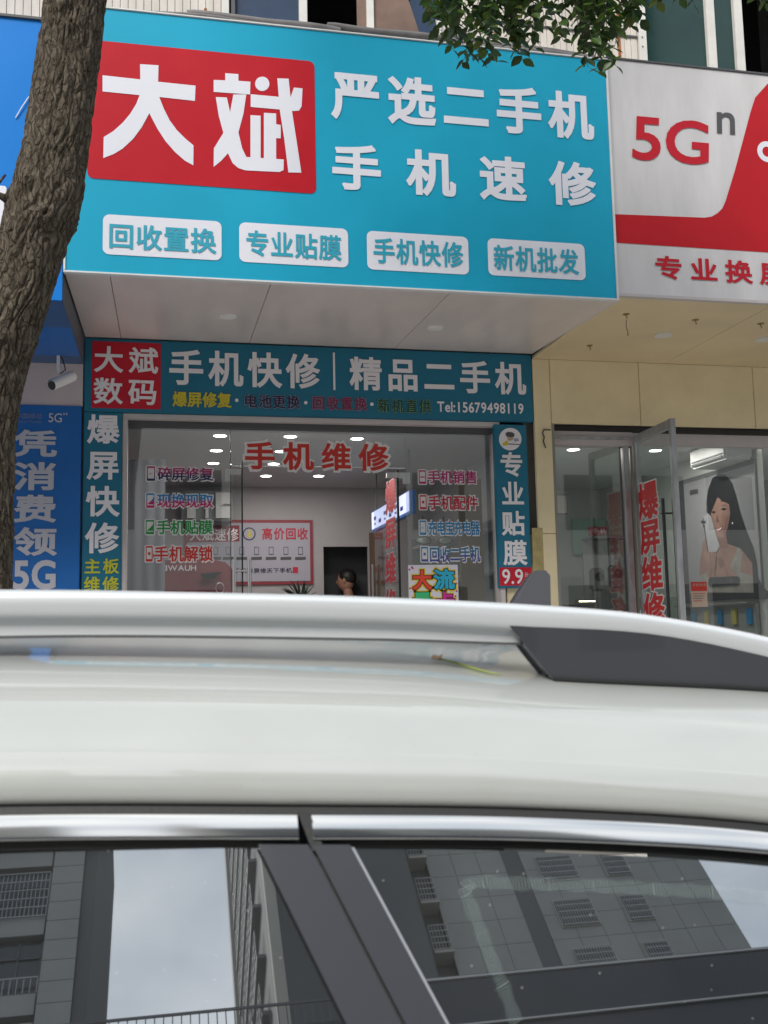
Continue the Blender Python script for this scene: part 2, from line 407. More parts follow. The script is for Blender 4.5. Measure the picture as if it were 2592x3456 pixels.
post(.400, .455); post(.470, .50, DGREY); post(.975, 1.035); post(1.49, 1.545, WFR); post(2.04, 2.075); post(3.725, 3.79); post(4.335, 4.41); post(4.59, 4.665)
for xx in (3.75,):
    for zz in (6.25, 6.33): part('screw', MB().disc((xx, YW-.032, zz), (0, 1, 0), .006, .006, 8), DGREY, bld)
NAVY = mat('navy blind', (.010, .035, .085), .5, vary=.2, vscale=3)
part('window_blind', MB().box(.50, .975, YW+.01, YW+.03, 5.35, 7.4), NAVY, bld)
part('window_blind', MB().box(1.84, 2.04, YW+.01, YW+.03, 5.35, 7.4), NAVY, bld)
part('board', MB().prism([(1.42, YW+.0, 5.35), (1.93, YW, 5.35), (1.93, YW, 5.95), (1.90, YW, 6.2), (1.78, YW, 6.6), (1.75, YW, 7.4), (1.42, YW, 7.4)], (0, .018, 0)), mat('brown board', (.17, .11, .085), .8, vary=.3, vscale=4), bld)
for x0, x1 in ((3.79, 4.335), (4.41, 4.59)):
    part('window_pane', MB().box(x0, x1, YW+.01, YW+.016, 5.35, 7.4), mat('green window film', (.006, .035, .030), .03, vary=.3, vscale=2), bld)
    part('room_lining', MB().box(x0, x1, YW+.2, YW+.22, 5.35, 7.4), mat('dim green room', (.02, .06, .05), .8, vary=.4, vscale=5), bld)

# ================================================================== BIG TEAL SIGN
SY = -1.5
Z0, Z1 = 3.564, 5.103
sg = thing('shop_sign', 'big teal box sign with red logo panel over the middle phone repair shop', 'sign', (1.07, SY, Z0))
part('sign_box', MB().box(X0+.003, X1-.006, SY+.012, -.06, Z0+.10, Z1-.01), mat('sign box metal', (.35, .37, .40), .5, vary=.1), sg)
part('face', MB().box(X0+.012, X1-.018, SY, SY+.010, Z0+.013, Z1-.012), TEAL, sg)
def trimbar(x0, x1, z0, z1): part('trim', MB().box(x0, x1, SY-.008, SY+.03, z0, z1), WTRIM, sg, bevel=.002)
trimbar(X0, X1, Z0, Z0+.011); trimbar(X0, X1, Z1-.010, Z1); trimbar(X0, X0+.011, Z0+.0115, Z1-.0105); trimbar(X1-.016, X1-.003, Z0+.0115, Z1-.0105)
# soffit: four panels, rising slightly towards the wall, with open joints
js = [X0+.012, P(385, 1000, -1.3).x-.01, P(950, 1010, -1.3).x, PZ(1440, 1085, 3.6).x, X1-.01]
js = [X0+.004, -.29, .58, 1.62, X1-.004]
def sofz(y): return Z0+.004+(3.643-Z0)*(y-SY)/1.5
for i in range(4):
    a, b = js[i]+.002, js[i+1]-.002
    part('soffit_panel', MB().add([(a, SY+.031, sofz(SY)), (b, SY+.031, sofz(SY)), (b, -.012, sofz(0)), (a, -.012, sofz(0)), (a, SY+.031, sofz(SY)+.012), (b, SY+.031, sofz(SY)+.012), (b, -.012, sofz(0)+.012), (a, -.012, sofz(0)+.012)],
         [(0, 1, 2, 3), (7, 6, 5, 4), (0, 4, 5, 1), (1, 5, 6, 2), (2, 6, 7, 3), (3, 7, 4, 0)]), SOFF, sg)
part('soffit_backing', MB().add([(X0+.02, SY+.05, Z0+.028), (X1-.02, SY+.05, Z0+.028), (X1-.02, -.02, 3.668), (X0+.02, -.02, 3.668)], [(0, 1, 2, 3)]), DARKJ, sg)
part('side_skirt', MB().prism([(X1-.003, SY+.03, Z0+.001), (X1-.003, -.01, 3.644), (X1-.003, -.01, 3.70), (X1-.003, SY+.03, Z0+.15)], (-.0035, 0, 0)), WTRIM, sg)
for px, py in ((769, 1070), (1469, 1111)):
    q = PZ(px, py, 3.6); q.z = sofz(q.y)
    d = thing('downlight', 'round flush downlight in the pale soffit, '+('left' if px < 1000 else 'right')+' of the pair under the teal sign', 'ceiling light', q, 'downlights under the teal sign')
    part('ring', MB().tube([q+Vector((0, 0, .002)), q-Vector((0, 0, .008))], .052, 28), mat('white ring', (.82, .8, .8), .5), d)
    part('lens', MB().tube([q-Vector((0, 0, .008)), q-Vector((0, 0, .011))], .040, 28), mat('frosted lens', (.80, .78, .76), .5), d)
YF = SY-.003
# red panel
a = P(294, 600, SY); b = P(1067, 655, SY); c = P(1064, 212, SY)
pts = rrect(a.x, b.x, b.z, c.z+.006, .035)
sheet('red_panel', pts, RED, sg, YF)
K = .7812
def shape(name, polys, y, m, parent):
    vs = []; fs = []
    for pl in polys:
        b0 = len(vs)
        for (u, v) in pl:
            q = P(u*K, v*K, y); vs.append(Vector((q.x, q.z)))
        fs.append(tuple(range(b0, len(vs))))
    V, F_ = union(vs, fs); mb = MB().add([(v.x, y, v.y) for v in V], F_); return part(name, mb, m, parent)
shape('character', [[(605, 277), (685, 282), (683, 353), (845, 370), (842, 436), (688, 419), (708, 470), (733, 520), (765, 563), (800, 598), (836, 628), (835, 714), (800, 695), (757, 658), (715, 610), (680, 556), (645, 489), (612, 550), (575, 600), (530, 642), (490, 666), (446, 683), (448, 592), (490, 566), (530, 530), (562, 492), (588, 450), (603, 411), (443, 395), (443, 325), (606, 343)]], YF-.002, WHITE, sg)
shape('character', [
    [(973, 316), (1030, 320), (1030, 349), (1082, 353), (1080, 408), (923, 397), (923, 345), (973, 347)],
    [(932, 419), (980, 421), (994, 484), (1008, 408), (1064, 408), (1052, 490), (1030, 572), (1046, 640), (1064, 678), (1226, 689), (1225, 735), (1207, 743), (1060, 736), (1030, 726), (1005, 705), (985, 662), (955, 695), (923, 721), (924, 641), (965, 574), (945, 500)],
    circ(1133, 362, 31),
    [(1083, 407), (1280, 425), (1278, 479), (1083, 462)],
    [(1198, 338), (1247, 340), (1260, 470), (1280, 600), (1302, 746), (1246, 745), (1228, 600), (1208, 470)],
    [(1270, 378), (1307, 382), (1303, 460), (1292, 478), (1262, 480), (1255, 420)],
    [(1082, 497), (1126, 500), (1126, 690), (1082, 690)],
    [(1140, 487), (1193, 490), (1193, 536), (1213, 540), (1213, 598), (1193, 597), (1193, 698), (1140, 694)],
    ], YF-.002, WHITE, sg)
txt('严选二手机', (1119, 232), (2003, 474), YF, sg, WHITE, .032, gw=.176)
txt('手机速修', (1119, 480), (2011, 700), YF, sg, WHITE, .032, gw=.178)
for t, p0, p1, t0, t1 in (('回收置换', (348, 723), (748, 880), (366, 751), (728, 857)), ('专业贴膜', (807, 750), (1176, 904), (830, 775), (1152, 880)),
                          ('手机快修', (1237, 779), (1583, 928), (1259, 800), (1563, 904)), ('新机批发', (1644, 804), (1977, 947), (1665, 825), (1954, 927))):
    q0, q1 = P(*p0, SY), P(*p1, SY); sheet('white_panel', rrect(q0.x, q1.x, q1.z, q0.z, .035), WHITE, sg, YF)
    txt(t, t0, t1, YF-.002, sg, TEALINK, .022, gw=.235)

# conduits lying along the top of the sign
def conduit(pts, r, label):
    P3 = []
    for i in range(len(pts)-1):
        for k in range(10):
            t = k/10; P3.append(Vector(pts[i]).lerp(Vector(pts[i+1]), t))
    P3.append(Vector(pts[-1]))
    for i in range(1, len(P3)-1): P3[i].z += .006*sin(P3[i].x*9)
    tag(part('conduit', MB().tube(P3, r, 10), GREYCON, None, True), label, 'cable', 'cables along the top of the sign')
conduit([(.12, -1.42, 5.160), (.45, -1.45, 5.15), (.78, -1.46, 5.135), (1.0, -1.46, 5.125)], .024, 'thick grey cable lying on the left top of the teal sign')
conduit([(.93, -1.44, 5.165), (1.35, -1.45, 5.16), (1.60, -1.46, 5.145), (1.85, -1.46, 5.125), (2.55, -1.46, 5.12)], .022, 'thick grey cable lying on the middle top of the teal sign')
conduit([(1.68, -1.38, 5.215), (2.05, -1.40, 5.175), (2.62, -1.42, 5.15)], .026, 'thick grey cable at the right top of the teal sign below the leaves')
conduit([(-.32, -1.47, 5.115), (.3, -1.48, 5.12), (1.2, -1.43, 5.14), (2.60, -1.40, 5.17), (2.95, -1.38, 5.18)], .011, 'thin dark cable running the length of the teal sign top')

# ================================================================== LOWER BANNER
BY = 0.0
bn = thing('fascia_banner', 'long teal fascia banner with phone number above the middle shop door', 'banner', (1.07, BY, 3.13))
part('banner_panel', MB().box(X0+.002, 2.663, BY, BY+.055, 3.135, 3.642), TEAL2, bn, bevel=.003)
yb = BY-.003
q0, q1 = P(311, 1151, BY), P(542, 1382, BY); sheet('red_panel', rrect(q0.x, q1.x, q1.z, q0.z, .004, 2), RED2, bn, yb)
txt('大斌', (319, 1166), (532, 1262), yb-.002, bn, WHITE2, .02, gw=.45)
txt('数码', (317, 1273), (529, 1368), yb-.002, bn, WHITE2, .02, gw=.45)
txt('手机快修', (571, 1177), (1078, 1313), yb, bn, WHITE2, .026, gw=.222)
q0, q1 = P(1123, 1190, BY), P(1132, 1317, BY); sheet('divider', rrect(q0.x, q1.x, q1.z, q0.z, .002, 1), WHITE2, bn, yb)
txt('精品二手机', (1180, 1202), (1774, 1333), yb, bn, WHITE2, .026, gw=.175)
YEL = mat('yellow ink', (.60, .50, .03), .5); NVY = mat('navy ink', (.018, .012, .06), .5); PAL = mat('pale outline ink', (.33, .33, .42), .5)
MAR = mat('maroon ink', (.18, .02, .07), .5); PNK = mat('pink outline ink', (.42, .22, .30), .5); DGN = mat('dark green ink', (.008, .06, .05), .5); LGN = mat('light green outline ink', (.20, .36, .16), .5)
txt('爆屏修复', (583, 1320), (781, 1377), yb-.001, bn, YEL, .03, gw=.24)
txt('电池更换', (823, 1330), (1012, 1380), yb-.001, bn, NVY, .02, outline=PAL, ow=.028, gw=.23)
txt('回收置换', (1054, 1337), (1238, 1386), yb-.001, bn, MAR, .02, outline=PNK, ow=.028, gw=.22)
txt('新机直供', (1275, 1345), (1455, 1395), yb-.001, bn, DGN, .02, outline=LGN, ow=.028, gw=.22)
for px, py in ((799, 1351), (1032, 1359), (1255, 1364)): shp('dot', circ(px, py, 6, 12), yb, WHITE2, bn)
txt('Tel:15679498119', (1475, 1354), (1767, 1398), yb, bn, WHITE2, .022)

# side columns
lc = thing('side_banner', 'narrow teal upright banner with four large white characters left of the glass', 'banner', (-.4, BY, FLOOR))
xl = P(417, 1700, 0).x
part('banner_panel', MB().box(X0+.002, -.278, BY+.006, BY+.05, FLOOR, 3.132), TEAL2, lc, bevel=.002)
for c, a, b in (('爆', (296, 1397), (401, 1498)), ('屏', (295, 1519), (401, 1619)), ('快', (292, 1639), (401, 1743)), ('修', (290, 1763), (399, 1867))):
    txt(c, a, b, BY+.003, lc, WHITE2, .026, name='character')
YG = mat('yellow green ink', (.52, .52, .03), .5)
txt('主板', (285, 1885), (401, 1936), BY+.003, lc, YG, .022, gw=.46); txt('维修', (284, 1946), (400, 1998), BY+.003, lc, YG, .022, gw=.46)
rc = thing('side_banner', 'narrow teal upright banner with round badge and red price box right of the glass', 'banner', (2.5, BY, 1.9))
xa, xb = P(1668, 1450, 0).x, P(1777, 1450, 0).x
zb = P(1740, 1984, 0).z
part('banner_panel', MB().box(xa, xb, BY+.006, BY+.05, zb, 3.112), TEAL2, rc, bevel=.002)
for c, a, b in (('专', (1687, 1525), (1766, 1609)), ('业', (1691, 1624), (1770, 1707)), ('贴', (1692, 1724), (1772, 1807)), ('膜', (1698, 1822), (1780, 1907))):
    txt(c, a, b, BY+.003, rc, WHITE2, .026, name='character')
q0, q1 = P(1686, 1915, BY), P(1790, 1976, BY); sheet('price_panel', rrect(q0.x, xb-.002, q1.z, q0.z, .006, 2), RED2, rc, BY+.004)
txt('9.9', (1694, 1921), (1766, 1971), BY+.002, rc, WHITE2, .012)
txt('元', (1770, 1932), (1783, 1947), BY+.002, rc, WHITE2, .0); txt('起', (1770, 1953), (1784, 1969), BY+.002, rc, WHITE2, .0)
shp('badge', circ(1722, 1482, 38, 36), BY+.004, WHITE2, rc)
shp('badge_cap', [(1706, 1461), (1716, 1457), (1730, 1459), (1737, 1466), (1735, 1474), (1722, 1477), (1708, 1472)], BY+.002, DGREY, rc)
shp('badge_face', [(1710, 1474), (1722, 1478), (1734, 1475), (1730, 1486), (1716, 1488)], BY+.0022, mat('badge skin ink', (.5, .35, .25), .5), rc)
shp('badge_tool', [(1696, 1497), (1712, 1485), (1716, 1501), (1699, 1505)], BY+.002, YEL, rc)
shp('badge_phone', [(1717, 1497), (1757, 1499), (1757, 1502), (1717, 1500)], BY+.002, DGREY, rc)
shp('badge_arm', [(1733, 1480), (1748, 1479), (1752, 1488), (1736, 1491)], BY+.002, mat('badge blue ink', (.30, .36, .5), .5), rc)

# ================================================================== GLASS SHOP FRONT (middle shop)
sf = thing('glass_storefront', 'frameless glass shop front with coloured window lettering under the teal banner', 'shop front', (1.07, .1, FLOOR))
GY = .12
part('frame_head', MB().box(-.276, 2.408, .02, .16, 3.10, 3.133), PINKW, sf, bevel=.003)
part('frame_jamb', MB().box(-.276, -.243, .02, .16, FLOOR, 3.099), PINKW, sf, bevel=.003)
part('frame_jamb', MB().box(2.372, 2.408, .02, .16, FLOOR, 3.099), PINKW, sf, bevel=.003)
part('head_channel', MB().box(-.242, 2.371, .09, .15, 3.06, 3.099), DGREY, sf)
zt = 2.80
xs = P(778, 1560, GY).x; xm = P(816, 1600, GY).x; xr = 1.66
GT = .010
part('glass_pane', MB().box(-.242, xs-.003, GY, GY+GT, FLOOR, 3.059), GL, sf)
part('glass_pane', MB().box(xs+.003, xr+.05, GY, GY+GT, zt, 3.059), GL, sf)
part('glass_pane', MB().box(xr+.055, 2.371, GY, GY+GT, FLOOR, 3.059), GL, sf)
part('glass_edge', MB().box(xs+.003, xr+.05, GY-.001, GY+GT+.001, zt-.006, zt-.001), mat('bright glass edge', (.5, .55, .53), .2), sf)
part('glass_edge', MB().box(xs-.0025, xs+.0025, GY-.001, GY+GT+.001, FLOOR, 3.05), DGREY, sf)
for px0, py0, px1, py1, px2, py2 in ((760, 1583, 812, 1622, 776, 1600), (1306, 1595, 1382, 1630, 1362, 1612)):
    a = P(px0, py0, GY-.01); b = P(px1, py0, GY-.01); c = P(px0, py1, GY-.01); d = P(px2, py2, GY-.01)
    if px0 < 1000: pl = [(a.x, a.z), (b.x, a.z), (b.x, d.z), (d.x, d.z), (d.x, c.z), (a.x, c.z)]
    else: pl = [(a.x, a.z), (b.x, a.z), (b.x, c.z), (d.x, c.z), (d.x, d.z), (a.x, d.z)]
    part('patch_fitting', MB().prism([(x, GY-.012, z) for x, z in pl], (0, .034, 0)), STEEL, sf, bevel=.002)
# closed left leaf and its pull handle
dl = thing('glass_door', 'closed frameless glass door leaf with tall steel pull handle', 'door', (xs+.06, GY, FLOOR))
part('pane', MB().box(xs+.02, xm-.002, GY, GY+GT, FLOOR+.01, zt-.012), GLD, dl)
part('seal', MB().box(xm-.003, xm+.006, GY-.004, GY+GT+.004, FLOOR+.01, zt+.04), BLACK, dl)
hz = P(790, 1888, GY-.05).z
for px in (790, 842):
    hx = P(px, 1950, GY-.04).x
    part('handle', MB().tube([(hx, GY-.05, 1.2), (hx, GY-.05, hz)], .013, 14), STEEL, dl, True)
part('handle_bar', MB().tube([(P(795, 1927, GY-.04).x, GY-.05, P(795, 1927, GY-.04).z), (P(842, 1927, GY-.04).x, GY-.05, P(795, 1927, GY-.04).z)], .006, 10), STEEL, dl, True)
# open right leaf swung inwards
hx = P(1343, 1700, GY).x; he = PY = P(1268, 1900, .95)
D = Vector((he.x-hx, .95-GY, 0)); Dn = D.normalized(); Nn = Vector((-Dn.y, Dn.x, 0))
dr = thing('glass_door', 'open frameless glass door leaf swung inwards with red vertical lettering', 'door', (hx, GY, FLOOR))
def leafbox(u0, u1, z0, z1, t0, t1):
    B = Vector((hx, GY, 0)); pts = [B+Dn*u0+Nn*t0, B+Dn*u1+Nn*t0, B+Dn*u1+Nn*t1, B+Dn*u0+Nn*t1]
    return MB().prism([(p.x, p.y, z0) for p in pts], (0, 0, z1-z0))
WL = D.length
part('pane', leafbox(.0, WL, FLOOR+.01, zt-.02, -.005, .005), GLD, dr)
part('seal', leafbox(-.006, .004, FLOOR+.01, zt-.02, -.008, .008), BLACK, dr)
zc = [1632, 1756, 1872, 1990, 2105]
STK = mat('red sticker ink', (.60, .015, .02), .4); STW = mat('white sticker backing', (.72, .70, .70), .45)
for i, c in enumerate('爆屏维修'):
    def ats(px, py):
        d = ray(px, py); B = Vector((hx, GY, 0)); n_ = Vector((Nn.x, Nn.y, 0)); s_ = (B-CP).dot(n_)/d.dot(n_); return CP+d*s_
    a = ats(1303, zc[i]); b = ats(1338, zc[i]); c_ = ats(1303, zc[i+1]-16)
    u = Vector((b.x-a.x, b.y-a.y, 0)); v = Vector((0, 0, a.z-c_.z)); O = Vector((a.x, a.y, c_.z))
    nn = u.cross(v).normalized()*.006
    letters('outline', c, grow((O+nn, u, v), .03, c), dr, mat('greyed backing', (.30, .24, .25), .5), .055)
    letters('character', c, (O+nn*1.4, u, v), dr, mat('dark crimson ink', (.28, .008, .015), .5), .024)
part('handle', MB().tube([(he.x-.03, .92, 1.2), (he.x-.03, .92, P(1275, 1905, .92).z)], .012, 12), STEEL, dr, True)
# window lettering (stuck on the glass)
yw = GY-.003
def sticker(label, t, ti, tl, br, icon, m, w=.02, mark=None, gw=None):
    r = thing('window_lettering', label, 'lettering', P(*br, yw), 'lettering stuck on the shop glass')
    gw = gw or .97/len(t)
    txt(t, tl, br, yw, r, m, w, outline=STW, ow=.07, gw=gw)
    if icon:
        a, b = P(*icon[0], yw), P(*icon[1], yw); w_ = b.x-a.x; h_ = a.z-b.z
        sheet('phone_backing', rrect(a.x-.006, b.x+.006, b.z-.006, a.z+.006, .012), STW, r, yw)
        ob = part('phone_icon', frame_mb(a.x+.002, b.x-.002, b.z+.002, a.z-.002, .006, .016, yw-.0015), m, r)
        cx, cz = (a.x+b.x)/2, (a.z+b.z)/2
        if mark: 
            pl = [(cx+dx*w_, cz+dz*h_) for dx, dz in mark]; sheet('phone_mark', pl, m, r, yw-.0016)
    return r
def frame_mb(x0, x1, z0, z1, t, tb, y):
    mb = MB()
    mb.add([(x0, y, z0), (x1, y, z0), (x1, y, z0+tb), (x0, y, z0+tb)], [(0, 1, 2, 3)]); mb.add([(x0, y, z1-tb*.7), (x1, y, z1-tb*.7), (x1, y, z1), (x0, y, z1)], [(0, 1, 2, 3)])
    mb.add([(x0, y, z0+tb), (x0+t, y, z0+tb), (x0+t, y, z1-tb*.7), (x0, y, z1-tb*.7)], [(0, 1, 2, 3)]); mb.add([(x1-t, y, z0+tb), (x1, y, z0+tb), (x1, y, z1-tb*.7), (x1-t, y, z1-tb*.7)], [(0, 1, 2, 3)])
    return mb
zig = [(-.2, -.05), (-.05, .08), (.02, -.02), (.2, .05), (.06, -.06), (-.02, .04), (-.12, -.06)]
wedge = [(-.36, -.25), (.36, -.25), (.36, .2), (.1, .0)]; sq = [(-.15, -.08), (.15, -.08), (.15, .1), (-.15, .1)]
mg = grad('magenta over navy ink', (.36, .02, .14), (.025, .018, .10)); bm2 = grad('blue over magenta ink', (.01, .20, .50), (.50, .01, .14))
gr = mat('green ink', (.015, .28, .06), .5); rdi = mat('bright red ink', (.55, .03, .02), .5); mgi = mat('magenta ink', (.42, .015, .16), .5)
cri = mat('crimson ink', (.48, .02, .05), .5); cbi = mat('sky blue ink', (.01, .22, .48), .5); dbl = grad('teal over indigo ink', (.02, .17, .36), (.05, .07, .30))
sticker('big red window lettering of four characters across the door head', '手机维修', 0, (826, 1489), (1310, 1590), None, rdi, .028, gw=.205)
sticker('magenta and navy window lettering, top line at the left', '碎屏修复', 0, (532, 1576), (720, 1623), ((495, 1573), (524, 1624)), mg, .022, zig)
sticker('blue and magenta window lettering, second line at the left', '现换现取', 0, (530, 1666), (719, 1714), ((493, 1664), (522, 1715)), bm2, .022, wedge)
sticker('green window lettering, third line at the left', '手机贴膜', 0, (528, 1755), (718, 1803), ((491, 1754), (521, 1804)), gr, .022, wedge)
sticker('red window lettering, fourth line at the left', '手机解锁', 0, (520, 1843), (719, 1895), ((491, 1842), (516, 1896)), rdi, .022, sq)
sticker('magenta window lettering, top line at the right', '手机销售', 0, (1442, 1587), (1611, 1633), ((1412, 1586), (1439, 1634)), mgi, .022, [(-.3, -.04), (.3, -.04), (.3, .04), (-.3, .04)])
sticker('crimson window lettering, second line at the right', '手机配件', 0, (1444, 1672), (1614, 1721), ((1415, 1670), (1441, 1720)), cri, .022, sq)
sticker('sky blue window lettering, third line at the right', '充电宝充电器', 0, (1444, 1757), (1619, 1806), ((1415, 1756), (1440, 1806)), cbi, .02, zig)
sticker('indigo and teal window lettering, fourth line at the right', '回收二手机', 0, (1449, 1846), (1621, 1896), ((1420, 1845), (1446, 1896)), dbl, .022, sq)
# hand lettered poster
pr = thing('poster', 'white poster with bright hand drawn characters stuck inside the glass', 'poster', P(1460, 2100, .11))
a, b = P(1374, 1908, .135), P(1549, 2200, .135); yp = .104
part('sheet', MB().box(a.x, b.x, yp, yp+.003, b.z, a.z), mat('lilac white paper', (.66, .64, .72), .7), pr)
YM = mat('yellow marker', (.75, .55, .03), .6)
for c, t0, t1, col in (('大', (1392, 1924), (1458, 1990), (.75, .06, .03)), ('流', (1463, 1920), (1535, 1989), (.02, .40, .60)), ('量', (1393, 1997), (1459, 2062), (.04, .45, .18)), ('卡', (1468, 1997), (1536, 2062), (.60, .02, .30))):
    f = fr(t0, t1, yp-.003); g_ = grow(f, .09, c); letters('yellow_halo', c, (g_[0]+Vector((0, .0015, 0)), g_[1], g_[2]), pr, YM, .13); letters('outline', c, grow(f, .04, c), pr, BLACK, .075); letters('character', c, (f[0]-Vector((0, .002, 0)), f[1], f[2]), pr, mat('marker %.2f' % (col[0]+col[1]), col, .6), .04)
for px, py in ((1382, 1922), (1390, 1914), (1393, 1918), (1539, 1970), (1541, 1995), (1537, 2012), (1384, 1986)): shp('dot', circ(px, py, 3.2, 8), yp-.0016, mgi, pr)

# ================================================================== MIDDLE SHOP INTERIOR
inn = thing('shop_interior', 'grey lined room of the middle shop seen through the glass', 'room', (1.07, 1.5, FLOOR))
ZC = 3.05; YB = 2.9
part('ceiling', MB().box(-.50, 2.63, .17, YB, ZC, ZC+.05), CEILIN, inn)
part('back_wall', MB().box(-.50, P(1092, 1900, YB).x, YB, YB+.05, FLOOR, ZC), WALLIN, inn)
xd0, xd1 = P(1092, 1900, YB).x, P(1243, 1900, YB).x; zd = P(1092, 1845, YB).z
part('back_wall', MB().box(xd1, 2.63, YB, YB+.05, FLOOR, ZC), WALLIN, inn)
part('back_wall', MB().box(xd0, xd1, YB, YB+.05, zd, ZC), WALLIN, inn)
part('side_wall', MB().box(-.505, -.50, .17, YB, FLOOR, ZC), WALLIN, inn)
part('side_wall', MB().box(2.63, 2.635, .17, YB, FLOOR, ZC), WALLIN, inn)
part('dark_lobby', MB().box(xd0-.1, xd1+.1, YB+.34, YB+.36, FLOOR, ZC), mat('dark lobby', (.07, .075, .08), .8), inn)
part('lining', MB().box(P(1245, 1800, YB).x, P(1290, 1800, YB).x, YB-.02, YB-.004, FLOOR, 2.60), mat('brown wood lining', (.16, .10, .07), .6, vary=.2, vscale=8, stretch=(6, 1, .6)), inn)
pts = [(743, 1470), (730, 1520), (720, 1563), (980, 1473), (948, 1523), (924, 1565), (1205, 1480), (898, 1606), (1076, 1606)]
lt0 = None
def mk_down(q, label, group, power, r=.045):
    d = thing('downlight', label, 'ceiling light', q, group)
    part('lens', MB().tube([q+Vector((0, 0, .004)), q-Vector((0, 0, .004))], r, 24), LAMP, d)
    part('ring', MB().tube([q+Vector((0, 0, .006)), q-Vector((0, 0, .0025))], r*1.22, 24), LAMPOFF, d)
    l = bpy.data.lights.new('downlight_lamp', 'AREA'); l.shape = 'DISK'; l.size = r*2; l.energy = power; l.color = (1, .95, .88)
    o = bpy.data.objects.new('downlight_lamp', l); COL.objects.link(o); o.location = (0, 0, -.012); o.parent = d
    return d
wh = ['nearest left', 'middle left', 'far left', 'nearest middle', 'second middle', 'third middle', 'nearest right', 'farthest middle', 'farthest right']
for i, (px, py) in enumerate(pts):
    q = PZ(px, py, ZC)
    mk_down(q, 'lit round downlight in the middle shop ceiling, the %s one' % wh[i], 'lit downlights in the middle shop', 1.5)
# recycling poster on the back wall
pb = thing('wall_poster', 'large red bordered price poster on the back wall of the middle shop', 'poster', P(850, 1970, YB-.01))
a, b = P(621, 1754, YB-.02), P(1058, 1971, YB-.02)
part('border', MB().box(a.x, b.x, YB-.02, YB-.004, b.z, a.z), mat('dull red border', (.26, .03, .045), .5), pb)
part('sheet', MB().box(a.x+.03, b.x-.03, YB-.024, YB-.021, b.z+.03, a.z-.03), mat('poster paper', (.38, .37, .43), .6), pb)
ypb = YB-.027
shp('red_band', [(632, 1776), (808, 1773), (808, 1827), (632, 1831)], ypb, mat('dull crimson ink', (.26, .03, .05), .5), pb)
txt('大斌速修', (640, 1782), (804, 1825), ypb-.002, pb, WHITE2, .012, gw=.23)
shp('logo_ring', circ(841, 1802, 22), ypb, NVY, pb); shp('logo_disc', circ(841, 1802, 18), ypb-.002, MATS['poster paper'], pb)
shp('logo_figure', [(834, 1812), (840, 1796), (838, 1790), (843, 1787), (847, 1792), (845, 1798), (850, 1812)], ypb-.003, YEL, pb)
txt('高价回收', (884, 1781), (1039, 1821), ypb, pb, cri, .022, gw=.23)
for k, px in enumerate((728, 770, 816, 866, 915, 965, 1014)):
    q0, q1 = P(px-8, 1846, ypb), P(px+8, 1872, ypb)
    part('device_icon', frame_mb(q0.x, q1.x, q1.z, q0.z, .004, .006, ypb-.001), NVY, pb)
    shp('device_caption', [(px-18, 1880), (px+18, 1879), (px+18, 1889), (px-18, 1890)], ypb, DGREY, pb)
txt('手机碎屏 修天下手机'.replace(' ', ''), (790, 1918), (985, 1933), ypb, pb, NVY, .01, gw=.1)
shp('stamp', [(988, 1914), (1006, 1914), (1006, 1934), (988, 1934)], ypb, cri, pb)
# lit box hanging on the right
lb = thing('light_box', 'lit white hanging light box with blue price list inside the middle shop', 'light box', PX(1316, 1750, 1.86))
c4 = [PX(1254, 1727, 1.86), PX(1380, 1664, 1.86), PX(1381, 1727, 1.86), PX(1255, 1786, 1.86)]
ya, yb2 = c4[0].y, c4[1].y; zt_, zb_ = (c4[0].z+c4[1].z)/2, (c4[2].z+c4[3].z)/2
part('box', MB().box(1.865, 1.91, yb2, ya, zb_-.02, zt_+.01), BLUE2, lb)
part('screen', MB().box(1.858, 1.864, yb2+.01, ya-.01, zb_, zt_), mat('lit screen', (.62, .68, 1.0), .4, emit=.32), lb)
for k in range(6):
    y0 = ya-.12-(ya-yb2-.2)*k/6; part('price_line', MB().box(1.855, 1.857, y0-.09, y0, zt_-.05-(k % 2)*.04-.03, zt_-.05-(k % 2)*.04), mat('screen blue ink', (.05, .08, .45), .4), lb)
    part('price_line', MB().box(1.855, 1.857, y0-.07, y0-.01, zb_+.03, zb_+.045), MATS['screen blue ink'], lb)
part('hanger', MB().tube([(1.89, ya-.1, zt_), (1.89, ya-.1, ZC)], .006, 8), DGREY, lb); part('hanger', MB().tube([(1.89, yb2+.1, zt_), (1.89, yb2+.1, ZC)], .006, 8), DGREY, lb)
# shelves at the right wall
shf = thing('display_cabinet', 'grey display cabinet with three pale round lamps at the right wall inside', 'cabinet', (2.45, 1.6, FLOOR))
part('carcass', MB().box(2.58, 2.62, .7, 2.5, FLOOR, 2.5), mat('grey green board', (.20, .22, .22), .6, vary=.1), shf)
for z in (.7, 1.05, 1.4, 1.72, 2.05, 2.4): part('shelf', MB().box(2.34, 2.578, .7, 2.5, z, z+.02), mat('shelf board', (.38, .38, .38), .5), shf)
part('end_panel', MB().box(2.33, 2.579, 2.5, 2.53, FLOOR, 2.5), MATS['grey green board'], shf)
bx_n = 0
for sn, z in (('low', 1.07), ('middle', 1.42), ('high', 1.74)):
    for k, yy in enumerate((.80, 1.16, 1.52, 1.88)):
        y0 = yy+random.uniform(-.04, .06); w_ = random.uniform(.06, .16); cn = (bx_n*3+k) % 4; bx_n += 1
        tag(part('carton', MB().box(2.42, 2.52, y0, y0+w_, z+.002, z+random.uniform(.09, .2)), mat('carton %d' % cn, [(.4, .4, .42), (.2, .24, .32), (.36, .3, .2), (.10, .10, .11)][cn], .6), None, bevel=.003),
            '%s accessory box, %s from the glass on the %s shelf of the grey cabinet' % (['pale grey', 'blue grey', 'brown', 'black'][cn], ['nearest', 'second', 'third', 'farthest'][k], sn), 'box', 'accessory boxes on the display cabinet')
